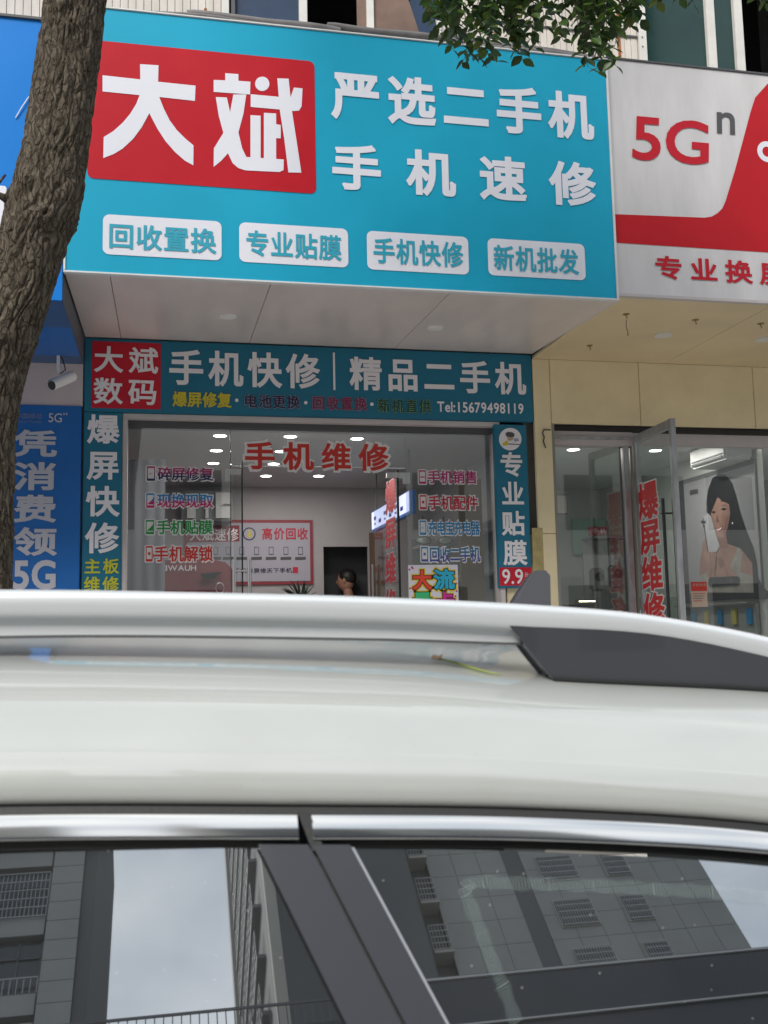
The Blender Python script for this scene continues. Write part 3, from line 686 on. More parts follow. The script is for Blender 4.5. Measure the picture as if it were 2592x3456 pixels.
for k, (px, py) in enumerate(((1432, 1824), (1503, 1824), (1571, 1824))):
    q = P(px, py, .9)
    d = thing('round_lamp', 'pale oval lamp dish with green rim, '+('left', 'middle', 'right')[k]+' of the three behind the glass', 'lamp', q, 'round lamp dishes behind the glass')
    part('rim', MB().ell(q+Vector((0, .01, 0)), (.062, .02, .036)), mat('green rim', (.08, .16, .12), .5), d, True)
    part('dish', MB().ell(q, (.050, .022, .026)), mat('pale dish', (.55, .57, .53), .4), d, True)
    part('stem', MB().tube([q+Vector((0, .03, .0)), q+Vector((0, .03, .20)), Vector((q.x, .93, 2.1))], .004, 8), DGREY, d)
part_b = part('bracket_board', MB().box(2.0, 2.34, .91, .93, 2.06, 2.12), MATS['grey green board'], shf)
tag(part('cardboard_sheet', MB().box(2.16, 2.34, .30, .32, 1.75, 2.75), mat('brown card', (.20, .15, .08), .8, vary=.12, vscale=3), None), 'tall brown cardboard sheet leaning inside the glass at the right', 'cardboard')
# left side furniture and the red reflection form
cb = thing('wall_cabinet', 'white wall cabinet with open doors at the back of the middle shop', 'cabinet', P(700, 1750, 2.5))
a, b = P(728, 1662, 2.6), P(776, 1748, 2.6); part('door', MB().box(a.x, b.x, 2.6, 2.62, b.z, a.z), mat('white laminate', (.62, .61, .60), .4), cb)
part('shelf', MB().box(a.x+.07, b.x, 2.57, 2.598, (a.z+b.z)/2, (a.z+b.z)/2+.01), DGREY, cb)
a, b = P(631, 1700, 2.6), P(704, 1749, 2.6); part('door', MB().box(a.x, a.x+(b.x-a.x)*.4, 2.6, 2.62, b.z, a.z), MATS['white laminate'], cb); part('door', MB().box(a.x+(b.x-a.x)*.85, b.x, 2.6, 2.62, b.z, a.z), MATS['white laminate'], cb)
part('carcass', MB().box(a.x-.05, P(776, 1700, 2.6).x+.02, 2.63, 2.88, b.z-.02, P(700, 1655, 2.6).z), MATS['grey green board'], cb)
ct = thing('display_counter', 'red rounded form standing in for a street reflection, middle shop at the left', 'counter', (.15, 1.4, FLOOR))  # reflection in the shop glass, built as a solid red form
bx = [P(446, 1978, 1.3), P(446, 1925, 1.3), P(470, 1902, 1.3), P(560, 1893, 1.3), P(700, 1888, 1.3), P(760, 1900, 1.3), P(785, 1925, 1.3), P(785, 1978, 1.3)]
pl = [(bx[0].x, 1.3, FLOOR)]+[tuple(q) for q in bx[1:-1]]+[(bx[-1].x, 1.3, FLOOR)]
part('front', MB().prism(pl, (0, .5, 0)), mat('red reflection tone', (.22, .05, .06), .4, vary=.08), ct, bevel=.006)
o = txt('HUAWEI', (563, 1908), (679, 1926), 1.292, ct, WHITE2, .012)  # lettering of the reflection, mirrored below
o.scale.x = -1; bcx = sum(v.co.x for v in o.data.vertices)/len(o.data.vertices)
for v in o.data.vertices: v.co.x = -(2*bcx-v.co.x)
for px in (504, 534, 556): part('hook', MB().tube([P(px, 1850, 1.35), P(px, 1870, 1.35), P(px-6, 1878, 1.35)], .004, 8), STEEL, ct)
part('monitor', MB().prism([P(676, 1936, 1.25), P(752, 1930, 1.25), P(720, 1954, 1.25), P(686, 1952, 1.25)], (0, .03, 0)), BLACK, ct)
part('wire_coil', MB().tube([P(742+14*cos(t/6*pi), 1985+18*sin(t/6*pi), 1.2) for t in range(13)], .004, 8), STEEL, ct)
tag(part('curtain', MB().add([v for i in range(41) for v in ((-.47+.012*i+.0, .8+.006*sin(i*.8), FLOOR), (-.47+.012*i, .8+.006*sin(i*.8), 2.95))], [(2*i, 2*i+2, 2*i+3, 2*i+1) for i in range(40)]), mat('grey curtain', (.26, .26, .30), .8), None, True), 'grey curtain hanging inside the glass at the far left', 'curtain')
# potted plant on a stand
pp = thing('pot_plant', 'dark leafy pot plant inside the middle shop below the wall poster', 'plant', P(1010, 2000, 1.8))
base = P(1015, 2030, 1.8)
part('pot', MB().tube([base-Vector((0, 0, .25)), base], [.07, .1], 16), DGREY, pp)
LEAFD = mat('dark indoor leaf', (.03, .05, .035), .5, vary=.3, vscale=20)
lm = MB()
for i in range(60):
    th = random.uniform(0, 2*pi); el = random.uniform(.1, 1.2); l = random.uniform(.12, .24)
    d = Vector((cos(th)*cos(el), sin(th)*cos(el)*.6, sin(el))); s_ = d.cross(Vector((0, 0, 1))).normalized()*.012; p = base.copy()
    lm.add([p, p+d*l*.6+s_, p+d*l-Vector((0, 0, .02)), p+d*l*.6-s_], [(0, 1, 2, 3)])
part('foliage', lm, LEAFD, pp, stuff=True)

# ================================================================== PEOPLE
SKIN = mat('skin', (.42, .22, .15), .5, vary=.08, vscale=20); HAIR = mat('black hair', (.012, .010, .010), .5)
def skinned(name, chains, m, parent, sub=2):
    """one continuous skinned surface; chains = list of [(co, r), ...], later chains start on an earlier joint"""
    me = bpy.data.meshes.new(name); vs = []; es = []; rs = []; idx = {}
    for ch in chains:
        prev = None
        for co, r in ch:
            k = tuple(round(c, 4) for c in co)
            if k not in idx: idx[k] = len(vs); vs.append(co); rs.append(r)
            if prev is not None: es.append((prev, idx[k]))
            prev = idx[k]
    me.from_pydata([tuple(v) for v in vs], es, []); o = link(name, me, parent)
    sk = o.modifiers.new('skin', 'SKIN'); 
    for i, r in enumerate(rs):
        sv = me.skin_vertices[0].data[i]; sv.radius = (r, r*.95); sv.use_root = (i == 0)
    s2 = o.modifiers.new('sub', 'SUBSURF'); s2.levels = sub; s2.render_levels = sub
    me.materials.append(m); return o
def person(label, base, face, skin, shirt, hat=None, seat=.45, arm_up=False):
    """seated person; base = floor point under the hips, face = heading angle"""
    r = thing('person', label, 'person', base); M = Matrix.Rotation(face, 3, 'Z'); B = Vector(base)
    def g(x, y, z): return B+M@Vector((x, y, z))
    hip = g(0, 0, seat+.10); ch = g(0, .03, seat+.42); nk = g(0, .05, seat+.60); hd = g(0, .07, seat+.67)
    arms = []
    for s in (-1, 1):
        sh = g(.17*s, .03, seat+.54); 
        el = g(.24*s, .16, seat+.33); wr = g(.10*s, .34, seat+.36 if not arm_up else seat+.60)
        arms.append([(ch, .14), (g(.09*s, .03, seat+.52), .07), (sh, .055), (el, .042), (wr, .028)])
    skinned('shirt', [[(hip, .15), (g(0, .01, seat+.25), .135), (ch, .14), (nk, .055)]]+arms, shirt, r)
    skinned('body', [[(ch, .10), (nk, .052), (hd, .05), (g(0, .075, seat+.735), .06)]], skin, r)
    part('head', MB().ell(g(0, .08, seat+.735), (.072, .088, .108), 20, 14, M), skin, r, True)
    part('nose', MB().ell(g(0, .172, seat+.725), (.011, .014, .02), 8, 6, M), skin, r, True)
    for s in (-1, 1):
        part('eye', MB().ell(g(.028*s, .158, seat+.75), (.010, .006, .006), 8, 6, M), HAIR, r, True)
        part('ear', MB().ell(g(.073*s, .07, seat+.735), (.010, .018, .028), 8, 6, M), skin, r, True)
        wr = g(.10*s, .34, seat+.36 if not arm_up else seat+.60)
        hands = [[(wr, .024), (wr+M@Vector((0, .05, .0)), .028)]]
        for f in range(4):
            bs = wr+M@Vector((.022*(f-1.5), .05, 0)); hands.append([(wr+M@Vector((0, .05, .0)), .028), (bs+M@Vector((0, .035, 0)), .009), (bs+M@Vector((0, .065+.008*(f in (1, 2)), -.012)), .008)])
        hands.append([(wr, .024), (wr+M@Vector((-.035*s, .03, 0)), .010), (wr+M@Vector((-.045*s, .058, -.006)), .009)])
        skinned('hand', hands, skin, r, 1)
        skinned('trousers', [[(hip, .14), (g(.10*s, .10, seat+.06), .085), (g(.11*s, .42, seat+.05), .062), (g(.11*s, .45, .08), .042), (g(.11*s, .55, .05), .04)]], mat('dark trousers', (.02, .02, .03), .8), r, 1)
    part('mouth', MB().ell(g(0, .163, seat+.69), (.02, .006, .004), 8, 6, M), mat('lips', (.3, .08, .07), .5), r, True)
    part('hair', MB().ell(g(0, .06, seat+.77), (.080, .092, .085), 20, 12, M), HAIR, r, True)
    if hat:
        part('cap', MB().ell(g(0, .07, seat+.80), (.086, .10, .075), 20, 12, M).ell(g(0, .16, seat+.795), (.07, .07, .008), 16, 6, M), hat, r, True)
    st = thing('stool', 'plain dark stool under the '+label.split(' ', 1)[1][:40].strip(), 'stool', base)
    part('seat', MB().tube([B+Vector((0, 0, seat-.05)), B+Vector((0, 0, seat))], .17, 20), DGREY, st)
    part('leg', MB().tube([B, B+Vector((0, 0, seat-.05))], .03, 12), STEEL, st)
    return r
person('person in blue shirt bent low in the dark doorway of the middle shop', (P(1190, 2000, 3.1).x, 3.05, FLOOR), radians(60), SKIN, mat('blue shirt', (.02, .06, .28), .8), seat=1.10, arm_up=True)
person('person in grey cap sitting behind the counter of the right shop', (P(1962, 2000, 1.15).x, 1.15, FLOOR), radians(165), SKIN, mat('striped grey shirt', (.10, .10, .11), .8, vary=.8, vscale=8, stretch=(1, 1, 9)), hat=mat('grey cap', (.06, .06, .07), .8), seat=.62)

# ================================================================== RIGHT NEIGHBOUR
XR = 2.804
rw = thing('cream_wall', 'cream panelled wall and canopy front of the right hand shop', 'wall', (4.2, .1, FLOOR))
zj = 3.613; zo = 3.128
xp = [X1+.003, 2.804, P(2157, 1300, 0).x, P(2542, 1300, 0).x, 5.6]
part('pillar_panel', MB().box(xp[0], XR-.002, 0, .03, 2.31, zj), CREAM, rw, bevel=.002)
part('pillar_panel', MB().box(xp[0]-.24, XR-.002, .052, .08, FLOOR, 2.306), CREAM, rw)
part('pillar_panel', MB().box(xp[0], XR-.002, 0.0, .03, FLOOR, 2.306), CREAM, rw, bevel=.002)
for i in range(1, 4):
    part('wall_panel', MB().box(xp[i]+.002, xp[i+1]-.002, 0, .03, zo, zj), CREAM, rw, bevel=.002)
part('wall_backing', MB().box(xp[0]+.005, 5.6, .034, .09, zo+.01, zj), DARKJ, rw)
part('pillar_return', MB().box(XR-.001, XR+.02, .002, .30, FLOOR, zo), mat('grey return', (.25, .24, .22), .6), rw)
part('tape_patch', MB().box(P(1793, 1850, 0).x+.01, P(1833, 1850, 0).x, -.003, -.0005, P(1810, 1925, 0).z, P(1810, 1782, 0).z), mat('old tape mark', (.42, .34, .15), .7, vary=.2, vscale=14), rw)
tag(part('cable_end', MB().tube([P(1858, 1451, -.012), P(1836, 1450, -.012), P(1831, 1462, -.012), P(1837, 1475, -.012), P(1834, 1490, -.012), P(1842, 1512, -.012)], .005, 8), DARKJ, None, True), 'short dark cable end poking out of the cream pillar', 'cable')
# canopy
cn = thing('canopy', 'cream canopy soffit with hooks over the right hand shop', 'canopy', (4.2, -.7, zj))
xj = PZ(2400, 1030, zj).x
xs_ = [X1+.004, 3.74, 5.6]
for i in range(2):
    part('soffit_panel', MB().box(xs_[i]+.002, xs_[i+1]-.002, -1.44, -.002, zj, zj+.02), CREAMS, cn)
part('soffit_backing', MB().box(X1+.01, 5.6, -1.44, -.01, zj+.03, zj+.05), DARKJ, cn)
for px, py, hang in ((2113, 1060, 1), (2347, 1079, 0), (2567, 1092, 0), (1990, 1166, 0)):
    q = PZ(px, py, zj); h = thing('ceiling_hook', 'small brass hook screwed into the cream soffit, at the '+('front left with a hanging wire' if hang else ('front middle' if px == 2347 else ('right edge' if px == 2567 else 'back left'))), 'hook', q, 'hooks in the cream soffit')
    part('plate', MB().tube([q, q-Vector((0, 0, .004))], .022, 14), mat('dull brass', (.35, .27, .12), .4, metal=.6), h)
    part('stub', MB().tube([q, q-Vector((0, 0, .016)), q-Vector((-.008, 0, .024)), q-Vector((0, 0, .032))], .0035, 8), mat('dull brass', (.35, .27, .12), .4, metal=.6), h)
    if hang: part('wire', MB().tube([q-Vector((0, 0, .04)), q-Vector((.004, 0, .08)), q-Vector((-.006, 0, .12)), q-Vector((-.002, 0, .145)), q-Vector((-.014, 0, .13))], .002, 6), DARKJ, h)
for px, py in ((2238, 1130), (2580, 1144)):
    q = PZ(px, py, zj); h = thing('downlight', 'flat white unlit downlight in the cream soffit, the '+('left' if px < 2400 else 'right')+' one', 'ceiling light', q, 'unlit downlights in the cream soffit')
    part('disc', MB().tube([q, q-Vector((0, 0, .007))], .062, 28), mat('white cover', (.72, .70, .66), .4), h)
# red and white sign
rs = thing('shop_sign', 'dirty white and red box sign with red 5G lettering over the right shop', 'sign', (4.1, -1.5, 3.62))
RYY = -1.47
WD = mat('grimy white sheet', (.64, .62, .63), .5, vary=.10, vscale=2.2, stretch=(2.5, 1, .5))
Zr0, Zr1 = 3.622, 5.125
part('sign_box', MB().box(X1+.004, 5.6, RYY+.012, -.06, Zr0+.03, Zr1-.01), SHELL, rs)
part('face', MB().box(X1+.002, 5.6, RYY, RYY+.011, Zr0, Zr1), WD, rs)
part('lower_trim', MB().box(X1+.002, 5.6, RYY-.006, RYY+.03, Zr0-.018, Zr0-.001), PINKW, rs)
part('upper_trim', MB().box(X1+.002, 5.6, RYY-.008, RYY+.03, Zr1+.001, Zr1+.012), DGREY, rs)
yr = RYY-.002
REDB = mat('brand red print', (.50, .012, .02), .45, spec=.22, vary=.05)
def Q(px, py): q = P(px, py, RYY); return (q.x, q.z)
zA = Q(2085, 820)[1]; zBb = Q(2085, 724)[1]
pts = [(X1+.004, zA), (5.6, zA), (5.6, Zr1-.012), (Q(2592, 281)[0]+.14, Zr1-.012), Q(2592, 281), Q(2548, 330), Q(2532, 380), Q(2480, 575), Q(2448, 680), Q(2437, 704), Q(2421, 720), Q(2402, 731), Q(2378, 735), (X1+.004, zBb)]
sheet('red_swoosh', pts, REDB, rs, yr)
K5 = mat('brand red ink', (.52, .015, .03), .5, spec=.22)
txt('5G', (2124, 387), (2392, 560), yr-.001, rs, K5, .016, slant=.08)
txt('n', (2415, 376), (2481, 455), yr-.001, rs, DGREY, .012, slant=.05)
txt('专业换屏', (2208, 861), (2655, 965), yr-.001, rs, K5, .026, gw=.205)
q = P(2588, 513, RYY); part('ring_emblem', MB().add([(q.x+r_*cos(2*pi*k/32), yr-.002, q.z+r_*sin(2*pi*k/32)) for k in range(32) for r_ in (.034, .070)], [(2*k, 2*k+1, (2*k+3) % 64, (2*k+2) % 64) for k in range(32)]), WHITE, rs)
# right shop glazing
GY2 = .14
rf = thing('aluminium_storefront', 'aluminium framed glazing of the right shop beside the cream pillar', 'shop front', (4.2, .14, FLOOR))
xh = P(2125, 1600, GY2).x
part('shutter_box', MB().box(XR+.022, 5.6, .10, .22, zo-.035, zo+.008), DARKJ, rf)
part('head_rail', MB().box(XR+.022, 3.49, .09, .2, 2.985, 3.092), PINKW, rf, bevel=.003)
part('head_rail_lip', MB().box(XR+.022, 3.48, .075, .089, 3.03, 3.05), ALU, rf)
part('head_panel', MB().box(3.50, 5.6, .12, .2, 3.00, 3.092), PINKW, rf)
part('fixed_pane', MB().box(XR+.022, 3.40, GY2, GY2+.008, FLOOR, 2.984), GL, rf)
part('pane_edge', MB().box(3.400, 3.408, GY2-.004, GY2+.012, FLOOR, 2.984), DGREY, rf)
part('frame_post', MB().box(3.412, 3.455, .09, .16, FLOOR, 2.984), ALU, rf, bevel=.003)
part('frame_post', MB().box(3.468, 3.486, .10, .16, FLOOR, 2.984), mat('bronze post', (.20, .18, .15), .4), rf, bevel=.002)
part('fixed_pane', MB().box(3.56, 5.6, GY2, GY2+.008, FLOOR, 2.999), GL, rf)
# open door leaf
da = PZ(2140, 1462, 3.06); db = PZ(2270, 1412, 3.06)
da = Vector((3.502, .07, 0)); db = Vector((db.x, db.y, 0)); DD = (db-da); DL = DD.length; dn = DD.normalized(); nn = Vector((-dn.y, dn.x, 0)); nn = nn if nn.x < 0 else -nn
od = thing('open_door', 'aluminium framed glass door swung outwards with red vertical lettering and dark handles', 'door', (3.57, .1, FLOOR))
def ob(u0, u1, z0, z1, t0, t1):
    pts = [da+dn*u0+nn*t0, da+dn*u1+nn*t0, da+dn*u1+nn*t1, da+dn*u0+nn*t1]; return MB().prism([(p.x, p.y, z0) for p in pts], (0, 0, z1-z0))
part('stile', ob(0, .030, FLOOR+.02, 3.06, -.02, .02), ALU, od, bevel=.002); part('stile', ob(DL-.035, DL, FLOOR+.02, 3.06, -.02, .02), ALU, od, bevel=.002)
part('top_rail', ob(.031, DL-.036, 3.00, 3.058, -.018, .018), ALU, od, bevel=.002); part('bottom_rail', ob(.031, DL-.036, FLOOR+.02, FLOOR+.12, -.018, .018), ALU, od, bevel=.002)
part('pane', ob(.031, DL-.036, FLOOR+.121, 2.999, -.004, .004), GLD, od)
def atd(px, py, off=0.):
    d = ray(px, py); B = da+nn*off; s_ = (B-CP).dot(nn)/d.dot(nn); return CP+d*s_
for c, x0, y0, x1, y1 in (('爆', 2150, 1630, 2223, 1742), ('屏', 2157, 1755, 2230, 1862), ('维', 2163, 1880, 2239, 1990), ('修', 2170, 2005, 2246, 2112)):
    a = atd(x0, y0, .008); b = atd(x1, y1, .008); u = Vector((b.x-a.x, b.y-a.y, 0)); tz = (a.z+atd(x1, y0-12, .008).z)/2; v = Vector((0, 0, tz-b.z)); O = Vector((a.x, a.y, b.z))
    letters('outline', c, grow((O, u, v), .035, c), od, STW, .065); n_ = u.cross(v).normalized(); letters('character', c, (O+n_*.002, u, v), od, STK, .03)
for px, off in ((2237, .05), (2272, -.05)):
    q = atd(px, 1682, off); part('handle', MB().tube([(q.x, q.y, 1.25), (q.x, q.y, q.z)], .012, 12), BLACK, od, True)
q = atd(2252, 1732, 0); part('handle_mount', MB().tube([q+nn*.05, q-nn*.05], .007, 8), BLACK, od)
# right shop room
r2_ = thing('shop_interior', 'pale room of the right hand shop seen through the glazing', 'room', (4.2, 1.8, FLOOR))
ZC2 = 3.10
GW2 = mat('grey green wall', (.46, .50, .47), .75, vary=.05)
part('ceiling', MB().box(2.75, 6.1, .23, 3.28, ZC2, ZC2+.05), mat('ceiling paint', (.50, .53, .51), .8), r2_)
part('back_wall', MB().box(2.75, 6.1, 3.24, 3.28, FLOOR, ZC2), GW2, r2_)
part('side_wall', MB().box(2.742, 2.75, .23, 3.24, FLOOR, ZC2), GW2, r2_)
part('side_wall', MB().box(4.62, 4.67, .23, 3.24, FLOOR, ZC2), mat('pale panel wall', (.48, .49, .46), .7), r2_)
for k, (px, py) in enumerate(((1935, 1517), (2212, 1520), (2560, 1491))):
    mk_down(PZ(px, py, ZC2), 'lit round downlight in the right shop ceiling, '+('left', 'middle', 'right')[k]+' one', 'lit downlights in the right shop', 5.0, .05)
# advertising board on the side wall
XP = 4.60
ad = thing('advert_board', 'large dark framed advert of a long haired woman holding a white phone', 'poster', (XP, .7, 1.8))
def A(px, py, dx=0.): q = PX(px, py, XP); return (XP-dx, q.y, q.z)
def ashp(name, pxs, dx, m):
    vs = [Vector((PX(a, b, XP).y, PX(a, b, XP).z)) for a, b in pxs]; V, F_ = union(vs, [tuple(range(len(vs)))]); part(name, MB().add([(XP-dx, v.x, v.y) for v in V], F_), m, ad)
q = PX(2308, 1640, XP); qb = PX(2330, 2010, XP)
part('frame', MB().box(XP+.002, XP+.018, -.0+.24, q.y+.12, qb.z-.06, 2.93), DGREY, ad)
part('sheet', MB().box(XP-.001, XP+.0015, .24, q.y, qb.z+.02, 2.89), mat('advert paper', (.27, .27, .285), .4, vary=.12, vscale=1.2), ad)
hairm = mat('printed black', (.012, .012, .014), .4); skm = mat('printed skin', (.27, .155, .12), .5, vary=.22, vscale=7); shm = mat('printed skin shade', (.19, .095, .075), .5); drs = mat('printed cream', (.26, .245, .22), .5, vary=.2, vscale=9)
ashp('printed_arm', [(2372, 1830), (2396, 1800), (2440, 1850), (2430, 1950), (2360, 1960), (2362, 1900)], .0015, skm)
ashp('printed_shoulder', [(2430, 1790), (2470, 1800), (2520, 1860), (2542, 1900), (2545, 1980), (2400, 1980), (2390, 1900), (2410, 1850)], .002, skm)
ashp('printed_dress', [(2360, 1945), (2390, 1930), (2440, 1960), (2470, 1900), (2495, 1835), (2505, 1870), (2500, 1930), (2542, 1945), (2545, 2000), (2362, 2000)], .003, drs)
ashp('printed_hair', [(2386, 1730), (2385, 1690), (2392, 1650), (2405, 1615), (2425, 1600), (2450, 1602), (2472, 1630), (2485, 1670), (2500, 1730), (2520, 1790), (2545, 1850), (2556, 1900), (2560, 1950), (2580, 1985), (2600, 2000), (2545, 2000), (2540, 1900), (2500, 1850), (2470, 1840), (2440, 1830), (2410, 1790), (2396, 1735)], .004, hairm)
ashp('printed_face', [(2400, 1725), (2404, 1700), (2420, 1675), (2440, 1690), (2462, 1695), (2466, 1735), (2458, 1780), (2442, 1815), (2425, 1812), (2412, 1785), (2404, 1755)], .005, skm)
ashp('printed_fringe', [(2390, 1700), (2405, 1655), (2432, 1648), (2465, 1665), (2468, 1705), (2450, 1695), (2436, 1692), (2428, 1670), (2418, 1690), (2402, 1730), (2392, 1725)], .006, hairm)
for pxs in ([(2402, 1728), (2412, 1724), (2418, 1729), (2410, 1733)], [(2434, 1719), (2446, 1713), (2455, 1718), (2445, 1723)]): ashp('printed_eye', pxs, .007, hairm)
ashp('printed_mouth', [(2415, 1782), (2428, 1784), (2444, 1772), (2436, 1790), (2426, 1794)], .007, mat('printed lip', (.30, .06, .06), .5))
ashp('printed_neck', [(2425, 1806), (2450, 1790), (2456, 1830), (2462, 1850), (2420, 1850), (2422, 1830)], .0045, shm)
ashp('printed_teeth', [(2420, 1785), (2428, 1786), (2440, 1778), (2434, 1787), (2426, 1790)], .0078, WHITE)
ashp('printed_cheek', [(2448, 1745), (2462, 1740), (2458, 1775), (2446, 1805), (2440, 1800), (2448, 1775)], .0055, shm)
ashp('printed_brow', [(2434, 1708), (2446, 1703), (2456, 1707), (2446, 1706)], .0075, hairm)
ashp('printed_earring', circ(2476, 1766, 2.2, 8, 3.5), .011, WHITE)
ashp('printed_nose', [(2424, 1735), (2430, 1762), (2422, 1764), (2418, 1758)], .007, shm)
ashp('printed_phone', [(2375, 1745), (2394, 1733), (2402, 1742), (2432, 1845), (2420, 1862), (2396, 1864), (2390, 1856)], .008, mat('printed pale', (.36, .36, .38), .5, vary=.1))
ashp('printed_phone_edge', [(2374, 1746), (2377, 1748), (2394, 1862), (2390, 1858)], .009, hairm)
for cx_, cy_ in ((2373, 1761), (2382, 1762), (2379, 1776)): ashp('printed_lens', circ(cx_, cy_, 3.2, 10, 5), .010, hairm)
ashp('printed_hand', [(2386, 1880), (2394, 1862), (2412, 1864), (2420, 1872), (2414, 1950), (2392, 1950), (2384, 1910)], .009, skm)
ashp('printed_hand', [(2426, 1880), (2440, 1872), (2452, 1895), (2490, 1940), (2490, 1955), (2460, 1955), (2430, 1910)], .009, skm)
for pxs in ([(2398, 1868), (2400, 1868), (2406, 1945), (2403, 1945)], [(2408, 1870), (2410, 1870), (2412, 1940), (2410, 1940)], [(2436, 1882), (2438, 1881), (2462, 1940), (2459, 1942)]): ashp('printed_finger_line', pxs, .010, shm)
ashp('printed_heart', [(2424, 1890), (2430, 1880), (2440, 1884), (2450, 1900), (2440, 1918), (2432, 1912)], .0095, shm)
ashp('printed_device', [(2395, 1955), (2400, 1948), (2494, 1944), (2499, 1950), (2498, 1968), (2492, 1974), (2400, 1980), (2394, 1974)], .011, mat('printed dark grey', (.03, .03, .035), .3))
for k in range(5): ashp('printed_lens', circ(2402+23*k, 1964-1.5*k, 6 if k == 3 else 3.5, 12), .012, hairm if k != 3 else DGREY)
ashp('printed_caption', [(2328, 1655), (2355, 1650), (2358, 1665), (2330, 1672)], .003, hairm)
ashp('printed_band', [(2389, 2002), (2600, 2000), (2600, 2022), (2389, 2024)], .012, hairm)
ac = thing('air_conditioner', 'white wall air conditioner high in the right shop at the picture edge', 'air conditioner', (4.5, .6, 2.9))
part('body', MB().box(4.36, 4.615, .26, .82, 2.93, 3.095), mat('white plastic', (.6, .6, .58), .4), ac, bevel=.02)
part('louvre', MB().box(4.352, 4.362, .30, .78, 2.95, 2.965), DGREY, ac); part('louvre', MB().box(4.352, 4.362, .30, .78, 2.975, 2.985), DGREY, ac)
pf = thing('picture_frame', 'thin dark picture frame on the left wall of the right shop', 'picture', P(1895, 1735, 2.4))
a, b = P(1860, 1668, 2.4), P(1917, 1736, 2.4); part('frame', MB().box(a.x, b.x, 2.4, 2.42, b.z, a.z), DGREY, pf); part('sheet', MB().box(a.x+.012, b.x-.012, 2.394, 2.399, b.z+.012, a.z-.012), mat('beige print', (.36, .35, .30), .3), pf)
gp = thing('wall_poster', 'pale green poster with red notice on the back wall of the right shop', 'poster', P(2000, 1850, 3.0))
a, b = P(1931, 1752, 3.15), P(2070, 1870, 3.15); part('sheet', MB().box(a.x, b.x, 3.15, 3.17, b.z, a.z), mat('mint paper', (.20, .40, .30), .6), gp)
a, b = P(1990, 1778, 3.1), P(2055, 1805, 3.1); part('red_notice', MB().box(a.x, b.x, 3.1, 3.148, b.z, a.z), cri, gp)
txt('手机', (2000, 1783), (2045, 1801), 3.095, gp, WHITE2, .01, gw=.45)
sc_ = thing('display_counter', 'glass display counter with lit strip and dark top in the right shop', 'counter', (3.5, 1.1, FLOOR))
a, b = P(1890, 2040, .85), P(2110, 2040, .85); zt2 = P(1950, 2040, .85).z
part('carcass', MB().box(a.x-.05, b.x+.5, .85, 1.3, FLOOR, zt2-.14), GW2, sc_); part('top', MB().box(a.x-.05, a.x+.30, .84, 1.31, zt2-.02, zt2), mat('dark wood top', (.06, .04, .035), .4), sc_)
part('glass_case', MB().box(a.x+.31, b.x+.5, .86, 1.29, zt2-.14, zt2+.05), glass('case glass', (.8, .85, .83), .05), sc_)
part('light_strip', MB().box(a.x+.33, b.x-.1, 1.22, 1.24, zt2+.03, zt2+.04), mat('lit strip', (1, .85, .5), .5, emit=5), sc_)
for i in range(10):
    x_ = a.x+.36+i*.055; tag(part('phone', MB().box(x_, x_+.04, 1.0, 1.012, zt2-.138, zt2-.05), [BLACK, WHITE, DGREY][i % 3], None, bevel=.002), '%s phone standing in the glass counter of the right shop, %s from the left' % (['black', 'white', 'grey'][i % 3], ['first', 'second', 'third', 'fourth', 'fifth', 'sixth', 'seventh', 'eighth', 'ninth', 'tenth'][i]), 'phone', 'phones in the glass counter')
sp = thing('speaker_shelf', 'dark round speakers standing on a grey shelf in the right shop', 'shelf', P(2040, 1960, 2.0))
a, b = P(1990, 1812, 2.2), P(2110, 1816, 2.2); part('shelf', MB().box(a.x, b.x, 2.1, 2.4, a.z-.02, a.z), DGREY, sp)
part('panel', MB().box(a.x, b.x, 2.38, 2.40, 1.3, a.z-.021), mat('grey back board', (.22, .23, .23), .6), sp)
for px, py in ((2020, 1945), (2082, 1935)):
    q = P(px, py, 2.1); s_ = thing('speaker', 'rounded dark speaker behind the counter of the right shop, '+('left' if px < 2050 else 'right')+' one', 'speaker', q, 'speakers in the right shop')
    part('cabinet', MB().box(q.x-.06, q.x+.06, 2.08, 2.2, q.z-.14, q.z+.08), DGREY, s_, bevel=.02); part('cone', MB().disc((q.x, 2.075, q.z), (0, 1, 0), .042, .014), BLACK, s_)
fl = thing('flyer', 'small red and cream flyer stuck on the glass below the advert', 'flyer', P(2360, 2048, GY2))
a, b = P(2331, 1964, GY2-.004), P(2389, 2048, GY2-.004)
part('sheet', MB().box(a.x, b.x, GY2-.004, GY2-.002, b.z, a.z), mat('cream paper', (.50, .38, .30), .6), fl)
part('red_header', MB().box(a.x, b.x, GY2-.0065, GY2-.0045, a.z-.07, a.z), rdi, fl)
txt('手机专卖', (2336, 1969), (2384, 1979), GY2-.0075, fl, mat('cream paper', (0, 0, 0)), .0, gw=.24)
for k in range(4): part('text_line', MB().box(a.x+.015, b.x-.015-.01*k, GY2-.0065, GY2-.0045, a.z-.092-.018*k, a.z-.088-.018*k), cri if k in (0, 3) else DGREY, fl)
lsh = thing('accessory_rack', 'low rack with hanging phone cases on the wall of the right shop', 'rack', (4.5, .8, 1.5))
part('board', MB().box(4.57, 4.60, .3, 1.5, 1.1, 1.78), mat('rack board', (.30, .32, .31), .6), lsh)
part('ledge', MB().box(4.50, 4.60, .3, 1.5, 1.785, 1.80), mat('rack ledge', (.2, .2, .2), .5), lsh)
for i in range(10):
    y_ = .34+i*.11; z_ = 1.62-.25*(i % 2); part('phone_case', MB().box(4.55, 4.565, y_, y_+.07, z_, z_+.13), [cbi, WHITE2, mat('lemon', (.5, .45, .1), .5), DGREY][i % 4], lsh, bevel=.002)

